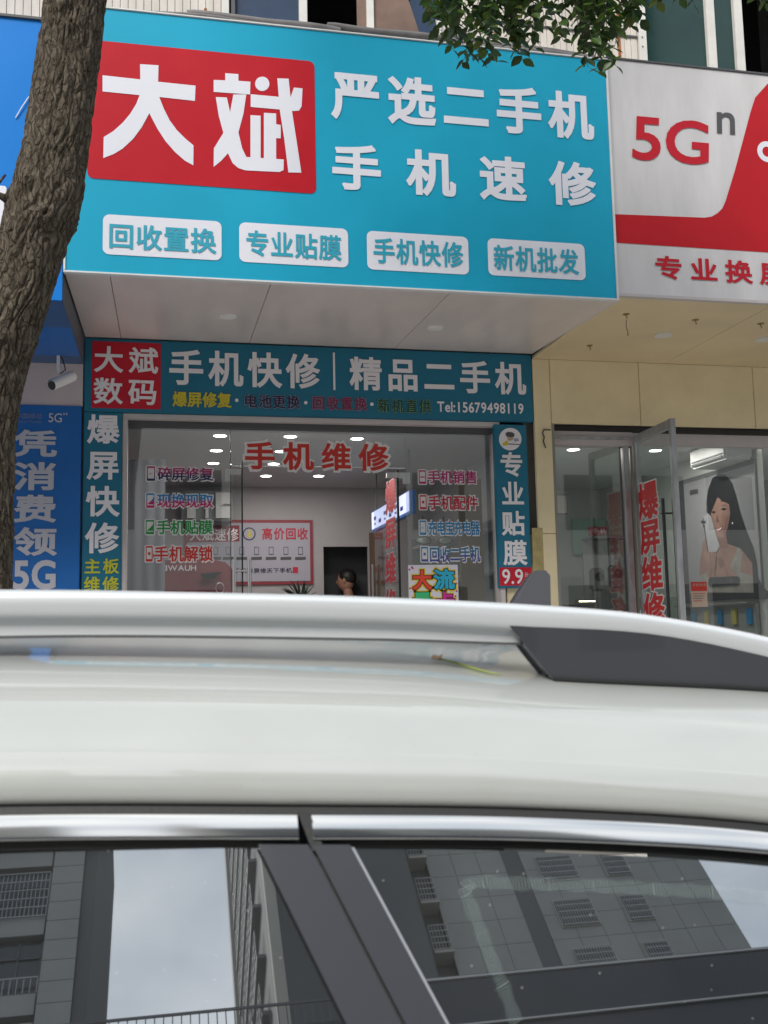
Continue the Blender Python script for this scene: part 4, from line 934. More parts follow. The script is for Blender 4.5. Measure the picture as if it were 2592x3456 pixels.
# ================================================================== LEFT NEIGHBOUR
bs = thing('shop_sign', 'bright blue box sign of the left shop behind the tree trunk', 'sign', (-2, -1.5, 3.41))
XL1 = -.534
part('face', MB().box(-4.2, XL1-.001, SY+.005, SY+.02, 3.411, 4.985), BLUE, bs)
part('sign_box', MB().box(-4.2, XL1-.002, SY+.021, -.3, 3.43, 4.97), BLUE2, bs)
part('top_lip', MB().box(-4.2, XL1-.001, SY-.008, SY+.03, 4.986, 5.0), DGREY, bs)
part('soffit', MB().add([(-4.2, SY+.021, 3.413), (XL1-.004, SY+.021, 3.413), (XL1-.004, -.001, 3.459), (-4.2, -.001, 3.459)], [(0, 1, 2, 3)]), SLATE, bs)
part('side_skirt', MB().prism([(XL1+.001, SY+.03, 3.413), (XL1+.001, -.002, 3.459), (XL1+.001, -.002, 3.70), (XL1+.001, SY+.03, 3.66)], (-.003, 0, 0)), mat('slate skirt', (.10, .12, .15), .5, vary=.1), bs)
q = P(30, 628, SY); sheet('white_panel', [(-4.1, 3.55), (q.x-.02, 3.55), (q.x-.012, q.z-.01), (q.x-.02, q.z), (-4.1, q.z)], WHITE, bs, SY+.002)
q0 = P(12, 668, SY); sheet('white_tab', [(q0.x, q0.z-.03), (q0.x+.06, q0.z-.03), (q0.x+.06, q0.z+.05), (q0.x, q0.z+.03)], WHITE, bs, SY+.0005)
txt('M', (20, 648), (42, 678), SY-.002, bs, BLACK, .0)
tag(part('cable_end', MB().tube([P(118, 310, SY), P(95, 330, SY-.004), P(75, 360, SY-.005), P(60, 385, SY-.003), P(53, 398, SY)], .003, 6), WHITE, None, True), 'thin white cable curling out of the blue sign', 'cable')
lw = thing('left_wall', 'pinkish wall and blue advertising panel of the left shop', 'wall', (-2, .02, FLOOR))
part('wall_panel', MB().box(-4.2, XL1-.003, 0, .03, 3.17, 3.458), PINKWALL, lw)
part('blue_panel', MB().box(-4.2, XL1-.008, -.012, .03, FLOOR, 3.168), BLUE2, lw, bevel=.003)
LB = mat('pale lettering on blue', (.50, .50, .56), .5)
yl = -.015
txt('中国移动', (52, 1393), (143, 1415), yl, lw, mat('faint ink', (.16, .22, .42), .5), .012, gw=.24); txt('China Mobile', (52, 1417), (141, 1428), yl, lw, MATS['faint ink'], .004)
txt('5G', (164, 1394), (209, 1426), yl, lw, LB, .01); txt('++', (212, 1392), (229, 1402), yl, lw, LB, .01)
for c, y0, y1 in (('凭', 1449, 1543), ('消', 1558, 1655), ('费', 1669, 1763), ('领', 1779, 1875)): txt(c, (47, y0), (190, y1), yl, lw, LB, .030, name='character')
txt('5G', (44, 1890), (188, 1990), yl, lw, LB, .03)
cc = thing('security_camera', 'small white bullet security camera hanging under the blue soffit', 'camera', P(200, 1268, -.25))
q = P(197, 1200, -.3); q.z = 3.449
part('bracket', MB().tube([q, q-Vector((0, 0, .10)), P(200, 1262, -.3)], .011, 10), WTRIM, cc, True)
part('cable', MB().tube([q+Vector((.0, 0, 0)), q+Vector((.03, 0, -.05)), q+Vector((.045, 0, -.11)), P(203, 1262, -.31)], .004, 8), BLACK, cc, True)
ca, cb_ = P(245, 1272, -.22), P(178, 1300, -.36)
part('body', MB().tube([ca, cb_], .031, 18), mat('white camera shell', (.9, .89, .88), .4), cc, True)
dv = (cb_-ca).normalized(); part('hood', MB().tube([ca+Vector((0, 0, .006)), cb_+dv*.015+Vector((0, 0, .006))], .034, 18, False), mat('white camera shell', (1, 1, 1)), cc, True)
part('lens', MB().tube([cb_, cb_+dv*.012], .028, 18), BLACK, cc, True)

# ================================================================== TREE
tr = thing('street_tree', 'leaning street tree with furrowed bark in front of the blue sign', 'tree', (-.6, -3.4, .13))
BARK = mat('bark', (.058, .047, .035), .95, col2=(.145, .120, .090), vscale=14, stretch=(2.2, 2.2, .7), bump=.003, bscale=120, spec=.2, vdet=9)
cl = [(.10, -.62, .20), (.3, -.60, .150), (.8, -.60, .128), (1.4, -.605, .120), (1.79, -.613, .120), (2.42, -.600, .121), (2.7, -.525, .116), (2.9, -.470, .114), (3.12, -.415, .124), (3.35, -.379, .113), (3.9, -.320, .112), (4.15, -.30, .108), (4.7, -.25, .098), (5.4, -.12, .085), (6.2, .1, .055)]
NU, NV = 250, 680
tb = BARK.node_tree; pb_ = tb.nodes['Principled BSDF']; vo = tb.nodes.new('ShaderNodeTexVoronoi'); vo.feature = 'DISTANCE_TO_EDGE'; vo.inputs['Scale'].default_value = 1.0
g_n = tb.nodes.new('ShaderNodeNewGeometry'); wn = tb.nodes.new('ShaderNodeTexNoise'); wn.inputs['Scale'].default_value = 14; wn.inputs['Detail'].default_value = 4
va = tb.nodes.new('ShaderNodeVectorMath'); va.operation = 'MULTIPLY_ADD'; va.inputs[1].default_value = (.06, .06, .10)
m_p = tb.nodes.new('ShaderNodeMapping'); m_p.inputs['Scale'].default_value = (50, 50, 12)
lk = tb.links.new; lk(g_n.outputs['Position'], wn.inputs[0]); lk(wn.outputs['Color'], va.inputs[0]); lk(g_n.outputs['Position'], va.inputs[2]); lk(va.outputs[0], m_p.inputs[0]); lk(m_p.outputs[0], vo.inputs[0])
cr_ = tb.nodes.new('ShaderNodeMapRange'); cr_.inputs[1].default_value = 0; cr_.inputs[2].default_value = .15; cr_.inputs[3].default_value = 0; cr_.inputs[4].default_value = 1; lk(vo.outputs[0], cr_.inputs[0])
b2 = tb.nodes.new('ShaderNodeBump'); b2.inputs['Distance'].default_value = .0035; b2.inputs['Strength'].default_value = 1; lk(cr_.outputs[0], b2.inputs['Height']); lk(pb_.inputs['Normal'].links[0].from_socket, b2.inputs['Normal']); lk(b2.outputs[0], pb_.inputs['Normal'])
mc_ = tb.nodes.new('ShaderNodeMix'); mc_.data_type = 'RGBA'; lk(cr_.outputs[0], mc_.inputs[0]); mc_.inputs[6].default_value = (.048, .037, .026, 1); lk(pb_.inputs['Base Color'].links[0].from_socket, mc_.inputs[7]); lk(mc_.outputs[2], pb_.inputs['Base Color'])
tv = []; tf = []
cz = [(c[0], c[1]) for c in cl]; cr = [(c[0], c[2]) for c in cl]
knots = [(3.84, -1.85, .050, .032), (3.76, -1.45, .035, .022), (3.05, -1.30, .05, .034), (3.17, -1.95, .038, .026), (3.16, 3.0, .05, .022), (3.06, -.10, .055, .020), (2.6, -1.6, .05, .02)]
for j in range(NV+1):
    z = .1+1.5*(j/60) if j < 60 else (1.6+2.7*(j-60)/560 if j < 620 else 4.3+1.9*(j-620)/60); x = crom(cz, z); r = crom(cr, z)
    for k in range(NU):
        a = 2*pi*k/NU; p = Vector((cos(a)*r, sin(a)*r, z))
        wv = noise.noise(Vector((p.x*8, p.y*8, z*6)))*1.3; q = Vector((p.x*42+wv, p.y*42+wv, z*7.5))
        n1 = noise.noise(q); n3 = noise.noise(Vector((p.x*24+wv, p.y*24, z*5+9))); rid = max(1-min(1, abs(n1)*3.4), .9-min(.9, abs(n3)*5))
        q2 = Vector((p.x*70, p.y*70, z*28)); n2_ = noise.noise(q2)
        d = -.0095*max(0, rid)**1.3+.0022*n2_+.0022*noise.noise(q2*2.3)+.006*noise.noise(Vector((p.x*5, p.y*5, z*3)))
        for kz, ka, kr, kh in knots:
            dz = z-kz; da_ = ((a-ka+pi) % (2*pi)-pi)*r; dd = math.hypot(dz, da_)
            if dd < kr*2: t_ = dd/kr; d += kh*math.exp(-(t_*1.6)**2)-.7*kh*math.exp(-(t_*4)**2)
        tv.append((x+cos(a)*(r+d), -3.4+sin(a)*(r+d), z))
for j in range(NV):
    for k in range(NU): tf.append((j*NU+k, j*NU+(k+1) % NU, (j+1)*NU+(k+1) % NU, (j+1)*NU+k))
part('trunk', MB().add(tv, tf), BARK, tr, True).data.set_sharp_from_angle(angle=3.1)
def limb(pts, rr, n=14):
    P3 = []; R3 = []
    for i in range(len(pts)-1):
        for k in range(6):
            t = k/6; q = Vector(pts[i]).lerp(Vector(pts[i+1]), t); q += Vector((noise.noise(q*3), noise.noise(q*3+Vector((5, 0, 0))), 0))*.05; P3.append(q); R3.append(rr[i]+(rr[i+1]-rr[i])*t)
    P3.append(Vector(pts[-1])); R3.append(rr[-1]); part('branch', MB().tube(P3, R3, n), BARK, tr, True)
limb([(-.22, -3.4, 4.9), (.3, -3.3, 5.3), (1.0, -3.1, 5.35), (1.7, -2.95, 5.2), (2.4, -2.8, 5.05)], [.06, .05, .038, .025, .012])
limb([(-.15, -3.4, 5.3), (.5, -3.6, 6.0), (1.4, -3.4, 6.4), (2.6, -3.2, 6.3)], [.06, .045, .03, .012])
limb([(-.1, -3.4, 5.5), (-.9, -3.3, 6.1), (-1.8, -3.2, 6.4)], [.055, .035, .012]); limb([(0, -3.4, 5.8), (.2, -2.6, 6.6), (.6, -2.0, 7.0)], [.05, .03, .012])
limb([(1.7, -2.95, 5.2), (2.3, -3.2, 5.0), (2.9, -3.1, 4.85)], [.025, .015, .006]); limb([(1.0, -3.1, 5.35), (1.35, -2.9, 4.95), (1.5, -2.9, 4.6)], [.02, .012, .006])
# leaves
def leafmesh(name, L_, Wd, m, fold):
    pts = [(0, 0, 0), (Wd*.35, L_*.2, fold*.4), (Wd*.5, L_*.45, fold), (Wd*.3, L_*.75, fold*.6), (0, L_, -fold*.9), (-Wd*.3, L_*.75, fold*.6), (-Wd*.5, L_*.45, fold), (-Wd*.35, L_*.2, fold*.4), (0, L_*.45, -.001), (0, L_*.75, -fold*.3)]
    return pts, [(0, 1, 2, 8), (8, 2, 3, 9), (9, 3, 4), (0, 8, 6, 7), (8, 9, 5, 6), (9, 4, 5)]
def leafmat(name, c1, c2, tr_):
    m = mat(name, c1, .38, col2=c2, vscale=9); t = m.node_tree; b = t.nodes['Principled BSDF']; o = t.nodes['Material Output']
    tn = t.nodes.new('ShaderNodeBsdfTranslucent'); tn.inputs[0].default_value = (*tr_, 1); mi = t.nodes.new('ShaderNodeMixShader'); mi.inputs[0].default_value = .35
    t.links.new(b.outputs[0], mi.inputs[1]); t.links.new(tn.outputs[0], mi.inputs[2]); t.links.new(mi.outputs[0], o.inputs[0]); return m
LM = [leafmat('leaf dark', (.012, .028, .010), (.03, .06, .014), (.04, .09, .01)), leafmat('leaf mid', (.03, .07, .014), (.06, .11, .02), (.09, .17, .02)), leafmat('leaf yellow green', (.08, .12, .02), (.13, .15, .03), (.16, .20, .03))]
LME = []
for i, m in enumerate(LM):
    for s_ in (.9, 1.2):
        pv_, pf_ = leafmesh('leaf', .056*s_, .040*s_, m, .004); LME.append(MB().add(pv_, pf_).mesh('leaf', m))
env = [(1430, 20), (1450, 90), (1475, 170), (1500, 90), (1515, 200), (1550, 245), (1600, 225), (1640, 240), (1680, 160), (1720, 195), (1750, 235), (1800, 195), (1850, 120), (1900, 170), (1940, 150), (1965, 130), (1985, 260), (2010, 275), (2045, 255), (2070, 150), (2100, 120), (2125, 95), (2150, 100), (2185, 40), (2300, 30), (2340, 45), (2400, -10), (2540, 20), (2590, 45)]
strands = []
for i, (ex, ey) in enumerate(env):
    for rep in range(4 if 1440 < ex < 2190 else 1):
        jx = ex+12+random.uniform(-22, 22); jy = ey-34-rep*random.uniform(20, 70); yy = random.uniform(-3.2, -2.6)
        e = P(jx, jy, yy); e = e+Vector((0, 0, .10 if rep == 3 else 0)); top = e+Vector((random.uniform(-.12, .12), random.uniform(-.1, .1), random.uniform(.45, .7)))
        strands.append((e, top))
tw = MB(); leaves = []
for e, top in strands:
    n = 8; bow = Vector((random.uniform(-.05, .05), random.uniform(-.04, .04), 0)); pl = []
    for k in range(n+1):
        t = k/n; pl.append(e.lerp(top, t)+bow*sin(pi*t))
    tw.tube(pl, [.0012+.0016*k/n for k in range(n+1)], 5)
    Ls = (top-e).length; nl = int(Ls/.018)
    for k in range(nl):
        t = k/nl; c = e.lerp(top, t)+bow*sin(pi*t); a = k*2.4+random.uniform(-.5, .5)
        dirv = Vector((cos(a), sin(a), random.uniform(-1.3, -.2))).normalized()
        leaves.append((c, dirv))
part('twigs', tw, mat('twig', (.07, .055, .03), .8), tr, stuff=True)
def scr_y(c):
    v = Vector(c)-CP; return -(v.dot(UX)/v.dot(FX))*FPX+1728
vis = sorted(leaves, key=lambda q: -scr_y(q[0]))
def leafM(c, dirv):
    y_ = dirv; up = Vector((random.uniform(-.6, .6), random.uniform(-.9, .3), 1)).normalized(); x_ = y_.cross(up).normalized(); z_ = x_.cross(y_)
    return Matrix(((x_.x, y_.x, z_.x, c.x), (x_.y, y_.y, z_.y, c.y), (x_.z, y_.z, z_.z, c.z), (0, 0, 0, 1)))
def pick(): return random.choices(range(6), [3, 3, 4, 4, 1, 1])[0]
for c, d in vis[:290]:
    o = bpy.data.objects.new('leaf', LME[pick()]); COL.objects.link(o); o.parent = tr; o.matrix_parent_inverse = Matrix.Translation(-tr.location); o.matrix_basis = leafM(c, d)
rest = [MB(), MB(), MB()]
for c, d in vis[290:]:
    k = pick()//2; pv_, pf_ = leafmesh('l', .060, .042, None, .004); M = leafM(c, d); rest[k].add([M@Vector(q) for q in pv_], pf_)
clumps = [(Vector((random.uniform(-1.6, 3.2), random.uniform(-3.9, -2.2), random.uniform(5.4, 7.6))), random.uniform(.3, .6)) for _ in range(13)]
clumps += [(Vector((x, -2.95+random.uniform(-.3, .3), 5.12)), .28) for x in (.9, 1.3, 1.7, 2.1, 2.5, 2.9)]
for c0, rr in clumps:
    for _ in range(190):
        d0 = Vector((random.gauss(0, 1), random.gauss(0, 1), random.gauss(0, .7))).normalized()*rr*random.random()**.4
        k = pick()//2; pv_, pf_ = leafmesh('l', .075, .042, None, .004); a = random.uniform(0, 2*pi); M = leafM(c0+d0, Vector((cos(a), sin(a), random.uniform(-1, .1))).normalized())
        rest[k].add([M@Vector(q) for q in pv_], pf_)
for k in range(3): part('foliage', rest[k], LM[k], tr, stuff=True)
# broken stub at the left side of the trunk
part('broken_stub', MB().tube([Vector((-.52, -3.42, 3.13)), Vector((-.58, -3.45, 3.15)), P(18, 590, -3.45)], [.02, .010, .004], 8), BARK, tr, True)

# ================================================================== CAR
car = thing('parked_car', 'white estate car with roof rails and dark windows parked at the kerb', 'car', (-1.15, -5.35, 0))
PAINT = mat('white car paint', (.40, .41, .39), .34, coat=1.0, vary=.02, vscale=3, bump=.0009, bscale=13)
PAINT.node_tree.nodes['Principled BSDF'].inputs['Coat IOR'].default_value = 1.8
tp = PAINT.node_tree; pp_ = tp.nodes['Principled BSDF']; gg = tp.nodes.new('ShaderNodeNewGeometry'); vv = tp.nodes.new('ShaderNodeTexVoronoi'); vv.inputs['Scale'].default_value = 55
l1 = tp.nodes.new('ShaderNodeMath'); l1.operation = 'LESS_THAN'; l1.inputs[1].default_value = .045; nn_ = tp.nodes.new('ShaderNodeTexNoise'); nn_.inputs['Scale'].default_value = 4; nn_.inputs['Detail'].default_value = 9
mr_ = tp.nodes.new('ShaderNodeMapRange'); mr_.inputs[1].default_value = .5; mr_.inputs[2].default_value = .8; mr_.inputs[3].default_value = 0; mr_.inputs[4].default_value = .25
ad_ = tp.nodes.new('ShaderNodeMath'); ad_.operation = 'MULTIPLY_ADD'; ad_.inputs[1].default_value = .5; mm_ = tp.nodes.new('ShaderNodeMix'); mm_.data_type = 'RGBA'; mm_.inputs[7].default_value = (.26, .24, .20, 1)
tp.links.new(gg.outputs['Position'], vv.inputs[0]); tp.links.new(gg.outputs['Position'], nn_.inputs[0]); tp.links.new(vv.outputs[0], l1.inputs[0]); tp.links.new(nn_.outputs[0], mr_.inputs[0]); tp.links.new(l1.outputs[0], ad_.inputs[0]); tp.links.new(mr_.outputs[0], ad_.inputs[2])
tp.links.new(ad_.outputs[0], mm_.inputs[0]); tp.links.new(pp_.inputs['Base Color'].links[0].from_socket, mm_.inputs[6]); tp.links.new(mm_.outputs[2], pp_.inputs['Base Color'])
CY = -5.35
TS = radians(28)
seamT = [(-2.2, 1.30), (-1.8, 1.42), (-1.3, 1.485), (-.8, 1.497), (-.137, 1.478), (.114, 1.464), (.346, 1.448), (.593, 1.419), (.80, 1.375), (1.0, 1.30), (1.1, 1.22)]
footT = [(-2.2, 1.38), (-1.8, 1.52), (-1.3, 1.60), (-.8, 1.62), (-.166, 1.606), (.243, 1.586), (.433, 1.567), (.718, 1.545), (.90, 1.52), (1.02, 1.47), (1.1, 1.38)]
railT = [(-1.62, 1.575), (-1.5, 1.615), (-1.2, 1.66), (-.8, 1.675), (-.167, 1.672), (.023, 1.667), (.228, 1.659), (.448, 1.645), (.565, 1.632), (.722, 1.601), (.82, 1.57), (.88, 1.545)]
railB = [(-1.62, 1.56), (-1.5, 1.59), (-1.2, 1.632), (-.8, 1.647), (-.164, 1.642), (.223, 1.630), (.389, 1.618), (.553, 1.606), (.707, 1.574), (.80, 1.546), (.88, 1.53)]
def section(x):
    zs, zf = crom(seamT, x), crom(footT, x); d = zf-zs
    s = [(-6.040, zs-.001), (-6.055, zs+.003), (-6.060, zs+.014), (-6.056, zs+.030), (-6.045, zs+.30*d+.006), (-6.0405, zs+.33*d+.006), (-6.020, zs+.52*d), (-5.985, zs+.73*d), (-5.93, zs+.90*d), (-5.87, zf), (-5.80, zf+.013), (-5.66, zf+.034), (CY, zf+.050)]
    return s
def smooth_sec(s, sub=4):
    o = []
    for i in range(len(s)-1):
        p0 = Vector(s[max(i-1, 0)]); p1 = Vector(s[i]); p2 = Vector(s[i+1]); p3 = Vector(s[min(i+2, len(s)-1)])
        for k in range(sub):
            t = k/sub; o.append(.5*((2*p1)+(p2-p0)*t+(2*p0-5*p1+4*p2-p3)*t*t+(3*p1-p0-3*p2+p3)*t**3))
    o.append(Vector(s[-1])); return o
def loft(rows, m, name, smooth=True, parent=car):
    mb = MB(); n = len(rows[0])
    for r in rows: mb.v += [tuple(p) for p in r]
    for i in range(len(rows)-1):
        for k in range(n-1): mb.f.append((i*n+k, i*n+k+1, (i+1)*n+k+1, (i+1)*n+k))
    return part(name, mb, m, parent, smooth)
xsr = [-2.2+3.3*i/120 for i in range(121)]
rows = []
for x in xsr:
    s = smooth_sec(section(x)); full = [(x, p.x, p.y) for p in s]; full += [(x, 2*CY-p.x, p.y) for p in reversed(s[:-1])]; rows.append(full)
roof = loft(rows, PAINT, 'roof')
def mirror(mb):
    m2 = MB(); m2.v = [(v[0], 2*CY-v[1], v[2]) for v in mb.v]; m2.f = [tuple(reversed(f)) for f in mb.f]; return m2
def both(name, mb, m, **k):
    part(name, mb, m, car, **k); part(name, mirror(mb), m, car, **k)
def sweep(x0, x1, n, prof, caps=True):
    """prof(x) -> closed list of (y,z)"""
    mb = MB(); rows = [prof(x0+(x1-x0)*i/n) for i in range(n+1)]; m = len(rows[0])
    for i, r in enumerate(rows): mb.v += [(x0+(x1-x0)*i/n, p[0], p[1]) for p in r]
    for i in range(n):
        for k in range(m): mb.f.append((i*m+k, i*m+(k+1) % m, (i+1)*m+(k+1) % m, (i+1)*m+k))
    if caps: mb.f.append(tuple(range(m-1, -1, -1))); mb.f.append(tuple(n*m+k for k in range(m)))
    return mb
RAILM = mat('silver rail', (.66, .68, .69), .33, metal=.35, coat=.3)
def railp(x):
    t, b = crom(railT, x), crom(railB, x); c = (t+b)/2; h = (t-b)/2; w = .019
    return [(-5.885+w*math.copysign(abs(cos(a))**.6, cos(a)), c+h*math.copysign(abs(sin(a))**.7, sin(a))) for a in [2*pi*k/20 for k in range(20)]]
both('roof_rail', sweep(-1.62, .88, 90, railp), RAILM, smooth=True)
lipT = [(-1.2, 1.612), (-.166, 1.624), (.227, 1.613), (.395, 1.604)]
both('rail_web', sweep(-1.2, .405, 50, lambda x: [(-5.888, crom(lipT, x)), (-5.888, crom(railB, x)+.004), (-5.872, crom(railB, x)+.004), (-5.872, crom(lipT, x))]), mat('rail underside', (.66, .69, .70), .4))
both('rail_lip', sweep(-1.2, .408, 50, lambda x: [(-5.893, crom(lipT, x)-.0025), (-5.893, crom(lipT, x)+.0005), (-5.868, crom(lipT, x)+.0005), (-5.868, crom(lipT, x)-.0025)]), DGREY)
# black rail feet
def footpoly(x0, xt, x1, n=16):
    t = [(x0+(x1-x0)*i/n, crom(railB, x0+(x1-x0)*i/n)+.003) for i in range(n+1)]
    b = [(xt+(x1-xt)*i/n, crom(footT, xt+(x1-xt)*i/n)-.004) for i in range(n, -1, -1)]
    return [(x, -5.902, z) for x, z in t+b]
GLOSS = mat('satin black trim', (.045, .047, .055), .26, coat=.8)
both('rail_foot', MB().prism(footpoly(.386, .432, .88), (0, .035, 0)), GLOSS, bevel=.003)
both('rail_foot', MB().prism(footpoly(-1.30, -1.345, -1.62), (0, .035, 0)), GLOSS, bevel=.003)
both('rail_gasket', MB().prism([(x, -5.906, crom(footT, x)-.0045) for x in [.428+.45*i/16 for i in range(17)]]+[(x, -5.906, crom(footT, x)-.0015) for x in [.878-.45*i/16 for i in range(17)]], (0, .04, 0)), RUBBER)
# shark fin aerial, on the centre line at the rear
fa, fb, fc, fd = P(1722, 2050, CY), P(1795, 1937, CY), P(1830, 1932, CY), P(1846, 2060, CY)
f3 = [P(1722, 2062, CY), P(1752, 2005, CY), P(1778, 1962, CY), P(1795, 1940, CY), P(1812, 1932, CY), P(1836, 1931, CY), P(1846, 1945, CY), P(1843, 1990, CY), P(1838, 2062, CY)]
mbf = MB(); nF = len(f3)
cen = Vector((0, 0, 0))
for p_ in f3: cen += p_/nF
for s_ in (-1, 1):
    for p_ in f3:
        k = max(0, (p_.z-f3[0].z)/(f3[4].z-f3[0].z)); mbf.v.append((p_.x, CY+s_*(.022-.016*k), p_.z))
mbf.f += [tuple(range(nF)), tuple(range(2*nF-1, nF-1, -1))]+[(i, (i+1) % nF, nF+(i+1) % nF, nF+i) for i in range(nF)]
part('aerial_fin', mbf, mat('grey aerial plastic', (.07, .07, .08), .35, coat=.3), car, bevel=.003)
part('aerial_base', MB().ell((cen.x, CY, crom(footT, cen.x)+.026), (.10, .035, .02), 20, 8), MATS['grey aerial plastic'], car, True)
# side: gasket, bright strip, glass, pillars
def gs(x, dz, out=0.):
    z = crom(seamT, x)+dz; return (x, -6.053-max(0, -dz-.012)*tan(TS)-out, z)
def strip(x0, x1, dza, dzb, thick, out, n=60):
    def pr_(x):
        zz = crom(seamT, x); za, zb = zz+dza, zz+dzb; h = za-zb; y0 = -6.056-out; k_ = thick/.007
        return [(y0+.02, za), (y0-.0002, za), (y0-.0012*k_-h*.02, za-h*.05), (y0-.0016*k_-h*.12, za-h*.2), (y0-.0018*k_-h*.52, za-h*.82), (y0-.0012*k_-h*.58, zb+h*.05), (y0-h*.58+.002, zb), (y0+.02, zb)]
    return sweep(x0, x1, n, pr_)
both('roof_seal', strip(-2.1, 1.04, .001, -.0062, .0, .000), RUBBER, smooth=True)
sx = .126   # split between the door and the quarter light, top
def slantcut(mb, xref):   # shear the end faces to the slant of the pillar
    return mb
both('window_trim', strip(-2.05, .118, -.0048, -.0255, .007, .0035), CHROME, smooth=True)
both('window_trim', strip(.131, 1.02, -.0048, -.0255, .007, .0035), CHROME, smooth=True)
both('window_seal', strip(-2.05, .120, -.0257, -.0345, .0008, .0015), RUBBER, smooth=True)
both('window_seal', strip(.136, 1.02, -.0257, -.0345, .0008, .0015), RUBBER, smooth=True)
DZ = Vector((0, -tan(TS), -1))   # one metre down along the glass
def onp(x, z, out=0.): return Vector((x, -6.070-(1.43-z)*tan(TS)-out*cos(TS), z+out*sin(TS)))
def plate(pts, out, th, name, m, bev=0., sm=False):
    mb = MB().prism([onp(x, z, out) for x, z in pts], Vector((0, cos(TS), -sin(TS)))*th); both(name, mb, m, bevel=bev)
ZBELT = 1.00
def topz(x, o=-.034): return crom(seamT, x)+o
def toprow(x0, x1, n=14, o=-.032): return [(x0+(x1-x0)*i/n, topz(x0+(x1-x0)*i/n, o)) for i in range(n+1)]
sl_ = .49
# rear door glass, front door glass
plate(toprow(-.80, .095)+[(.10, topz(.10)-.018), (.10+(1.40-ZBELT)*sl_, ZBELT), (-.80, ZBELT)], -.004, .004, 'side_window', GLCAR)
plate(toprow(-1.75, -.92)+[(-.92, ZBELT), (-2.1, ZBELT), (-2.02, 1.2)], -.004, .004, 'side_window', GLCAR)
plate(toprow(-.93, -.79, 4)+[(-.79, ZBELT), (-.93, ZBELT)], .001, .008, 'door_pillar', GLOSS)
# quarter light
plate(toprow(.166, .86, 24)+[(.93, 1.27), (.97, 1.18), (.96, ZBELT+.05), (.93, ZBELT), (.166+(1.432-ZBELT)*sl_, ZBELT)], -.004, .004, 'quarter_window', GLCAR)
def sp_(x0, x1, name, m, out, th=.009, bev=.002):
    """slanted upright between two offsets at the top edge"""
    za, zb_ = topz(x0, -.0335), topz(x1, -.0335)
    plate([(x0, za), (x1, zb_), (x1+(zb_-ZBELT)*sl_, ZBELT), (x0+(za-ZBELT)*sl_, ZBELT)], out, th, name, m, bev)
sp_(.0865, .124, 'rear_door_pillar', GLOSS, .004, .012, .003)
sp_(.125, .1335, 'pillar_seal', RUBBER, -.004, .008, .001)
sp_(.1265, .1290, 'pillar_seal', mat('highlight painted on seal', (.06, .06, .06), .35), .0, .005, .0005)  # lighter strip paints a highlight along the dark seal
sp_(.1345, .1615, 'quarter_pillar', GLOSS, .004, .012, .003)
sp_(.1618, .1665, 'edge_highlight', mat('painted edge highlight', (.30, .31, .34), .3), .003, .007, .001)  # pale strip painted in for the highlight on the rubber edge
both('trim_gap', MB().prism([gs(.119, -.004, .009), gs(.1295, -.004, .009), (.141, onp(.14, topz(.14, -.034)).y-.004, topz(.14, -.034)), (.1295, onp(.13, topz(.13, -.034)).y-.004, topz(.13, -.034))], (0, .012, 0)), RUBBER)
# pale dotted band on the quarter light
dm = bpy.data.materials.new('printed dots'); dm.use_nodes = True; t_ = dm.node_tree; t_.nodes.clear(); o_ = t_.nodes.new('ShaderNodeOutputMaterial'); tr1 = t_.nodes.new('ShaderNodeBsdfTransparent'); df1 = t_.nodes.new('ShaderNodeBsdfDiffuse'); df1.inputs[0].default_value = (.45, .55, .52, 1); m1 = t_.nodes.new('ShaderNodeMixShader'); m1.inputs[0].default_value = .15
t_.links.new(tr1.outputs[0], m1.inputs[1]); t_.links.new(df1.outputs[0], m1.inputs[2]); t_.links.new(m1.outputs[0], o_.inputs[0])
def atw(px, py):
    n = Vector((0, -cos(TS), sin(TS))); d = ray(px, py); W0 = Vector((0, -6.0705, 1.43)); return CP+d*((W0-CP).dot(n)/d.dot(n))
cv = [(1745, 3456), (1700, 3330), (1655, 3230), (1625, 3150), (1598, 3080), (1575, 3025), (1568, 2998), (1585, 2982), (1625, 2975), (1700, 2980), (1850, 2984), (2000, 2988), (2200, 3000), (2400, 3010), (2592, 3028)]
db_ = MB(); acc = 0
for i in range(len(cv)-1):
    a, b = Vector(cv[i]), Vector(cv[i+1]); L0 = (b-a).length; k = 0
    while k < L0:
        c = a+(b-a)*(k/L0); d = (b-a).normalized(); n_ = Vector((-d.y, d.x)); hw = 22+3*sin(acc*.7)
        p = [c-n_*hw, c-n_*hw+d*5, c+n_*hw+d*14, c+n_*hw+d*9]; db_.add([atw(q.x, q.y) for q in p], [(0, 1, 2, 3)]); k += 11; acc += 1
part('printed_dot_band', db_, dm, car, stuff=True)
# lower body
def lower(x):
    fr_ = max(0, min(1, (x+3.4)/.5)); rr_ = max(0, min(1, (1.25-x)/.35)); yb_ = -6.30+.12*(1-fr_)**2+.10*(1-rr_)**2
    zt_ = ZBELT if -2.15 < x < .99 else (ZBELT-.02 if x >= .99 else .98-.16*max(0, (-2.15-x))/1.2)
    return [(x, yb_+.010, zt_+.004), (x, yb_-.006, zt_-.01), (x, yb_-.022, zt_-.10), (x, yb_-.014, zt_-.22), (x, yb_-.022, .55), (x, yb_-.010, .38), (x, yb_+.05, .24)]
WX = [(-2.65, .34), (.12, .34)]
rows = []
xs2 = [-3.42+4.68*i/150 for i in range(151)]
for x in xs2:
    r = [Vector(p) for p in lower(x)]
    for wx, wr in WX:
        dx = abs(x-wx)
        if dx < wr+.03:
            hz_ = .33+math.sqrt(max(0, (wr+.03)**2-dx*dx))
            for p in r:
                if p.z < hz_: p.z = hz_
    rows.append(r)
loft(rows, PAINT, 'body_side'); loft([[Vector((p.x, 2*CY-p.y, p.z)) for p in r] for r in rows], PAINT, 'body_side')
nr = []
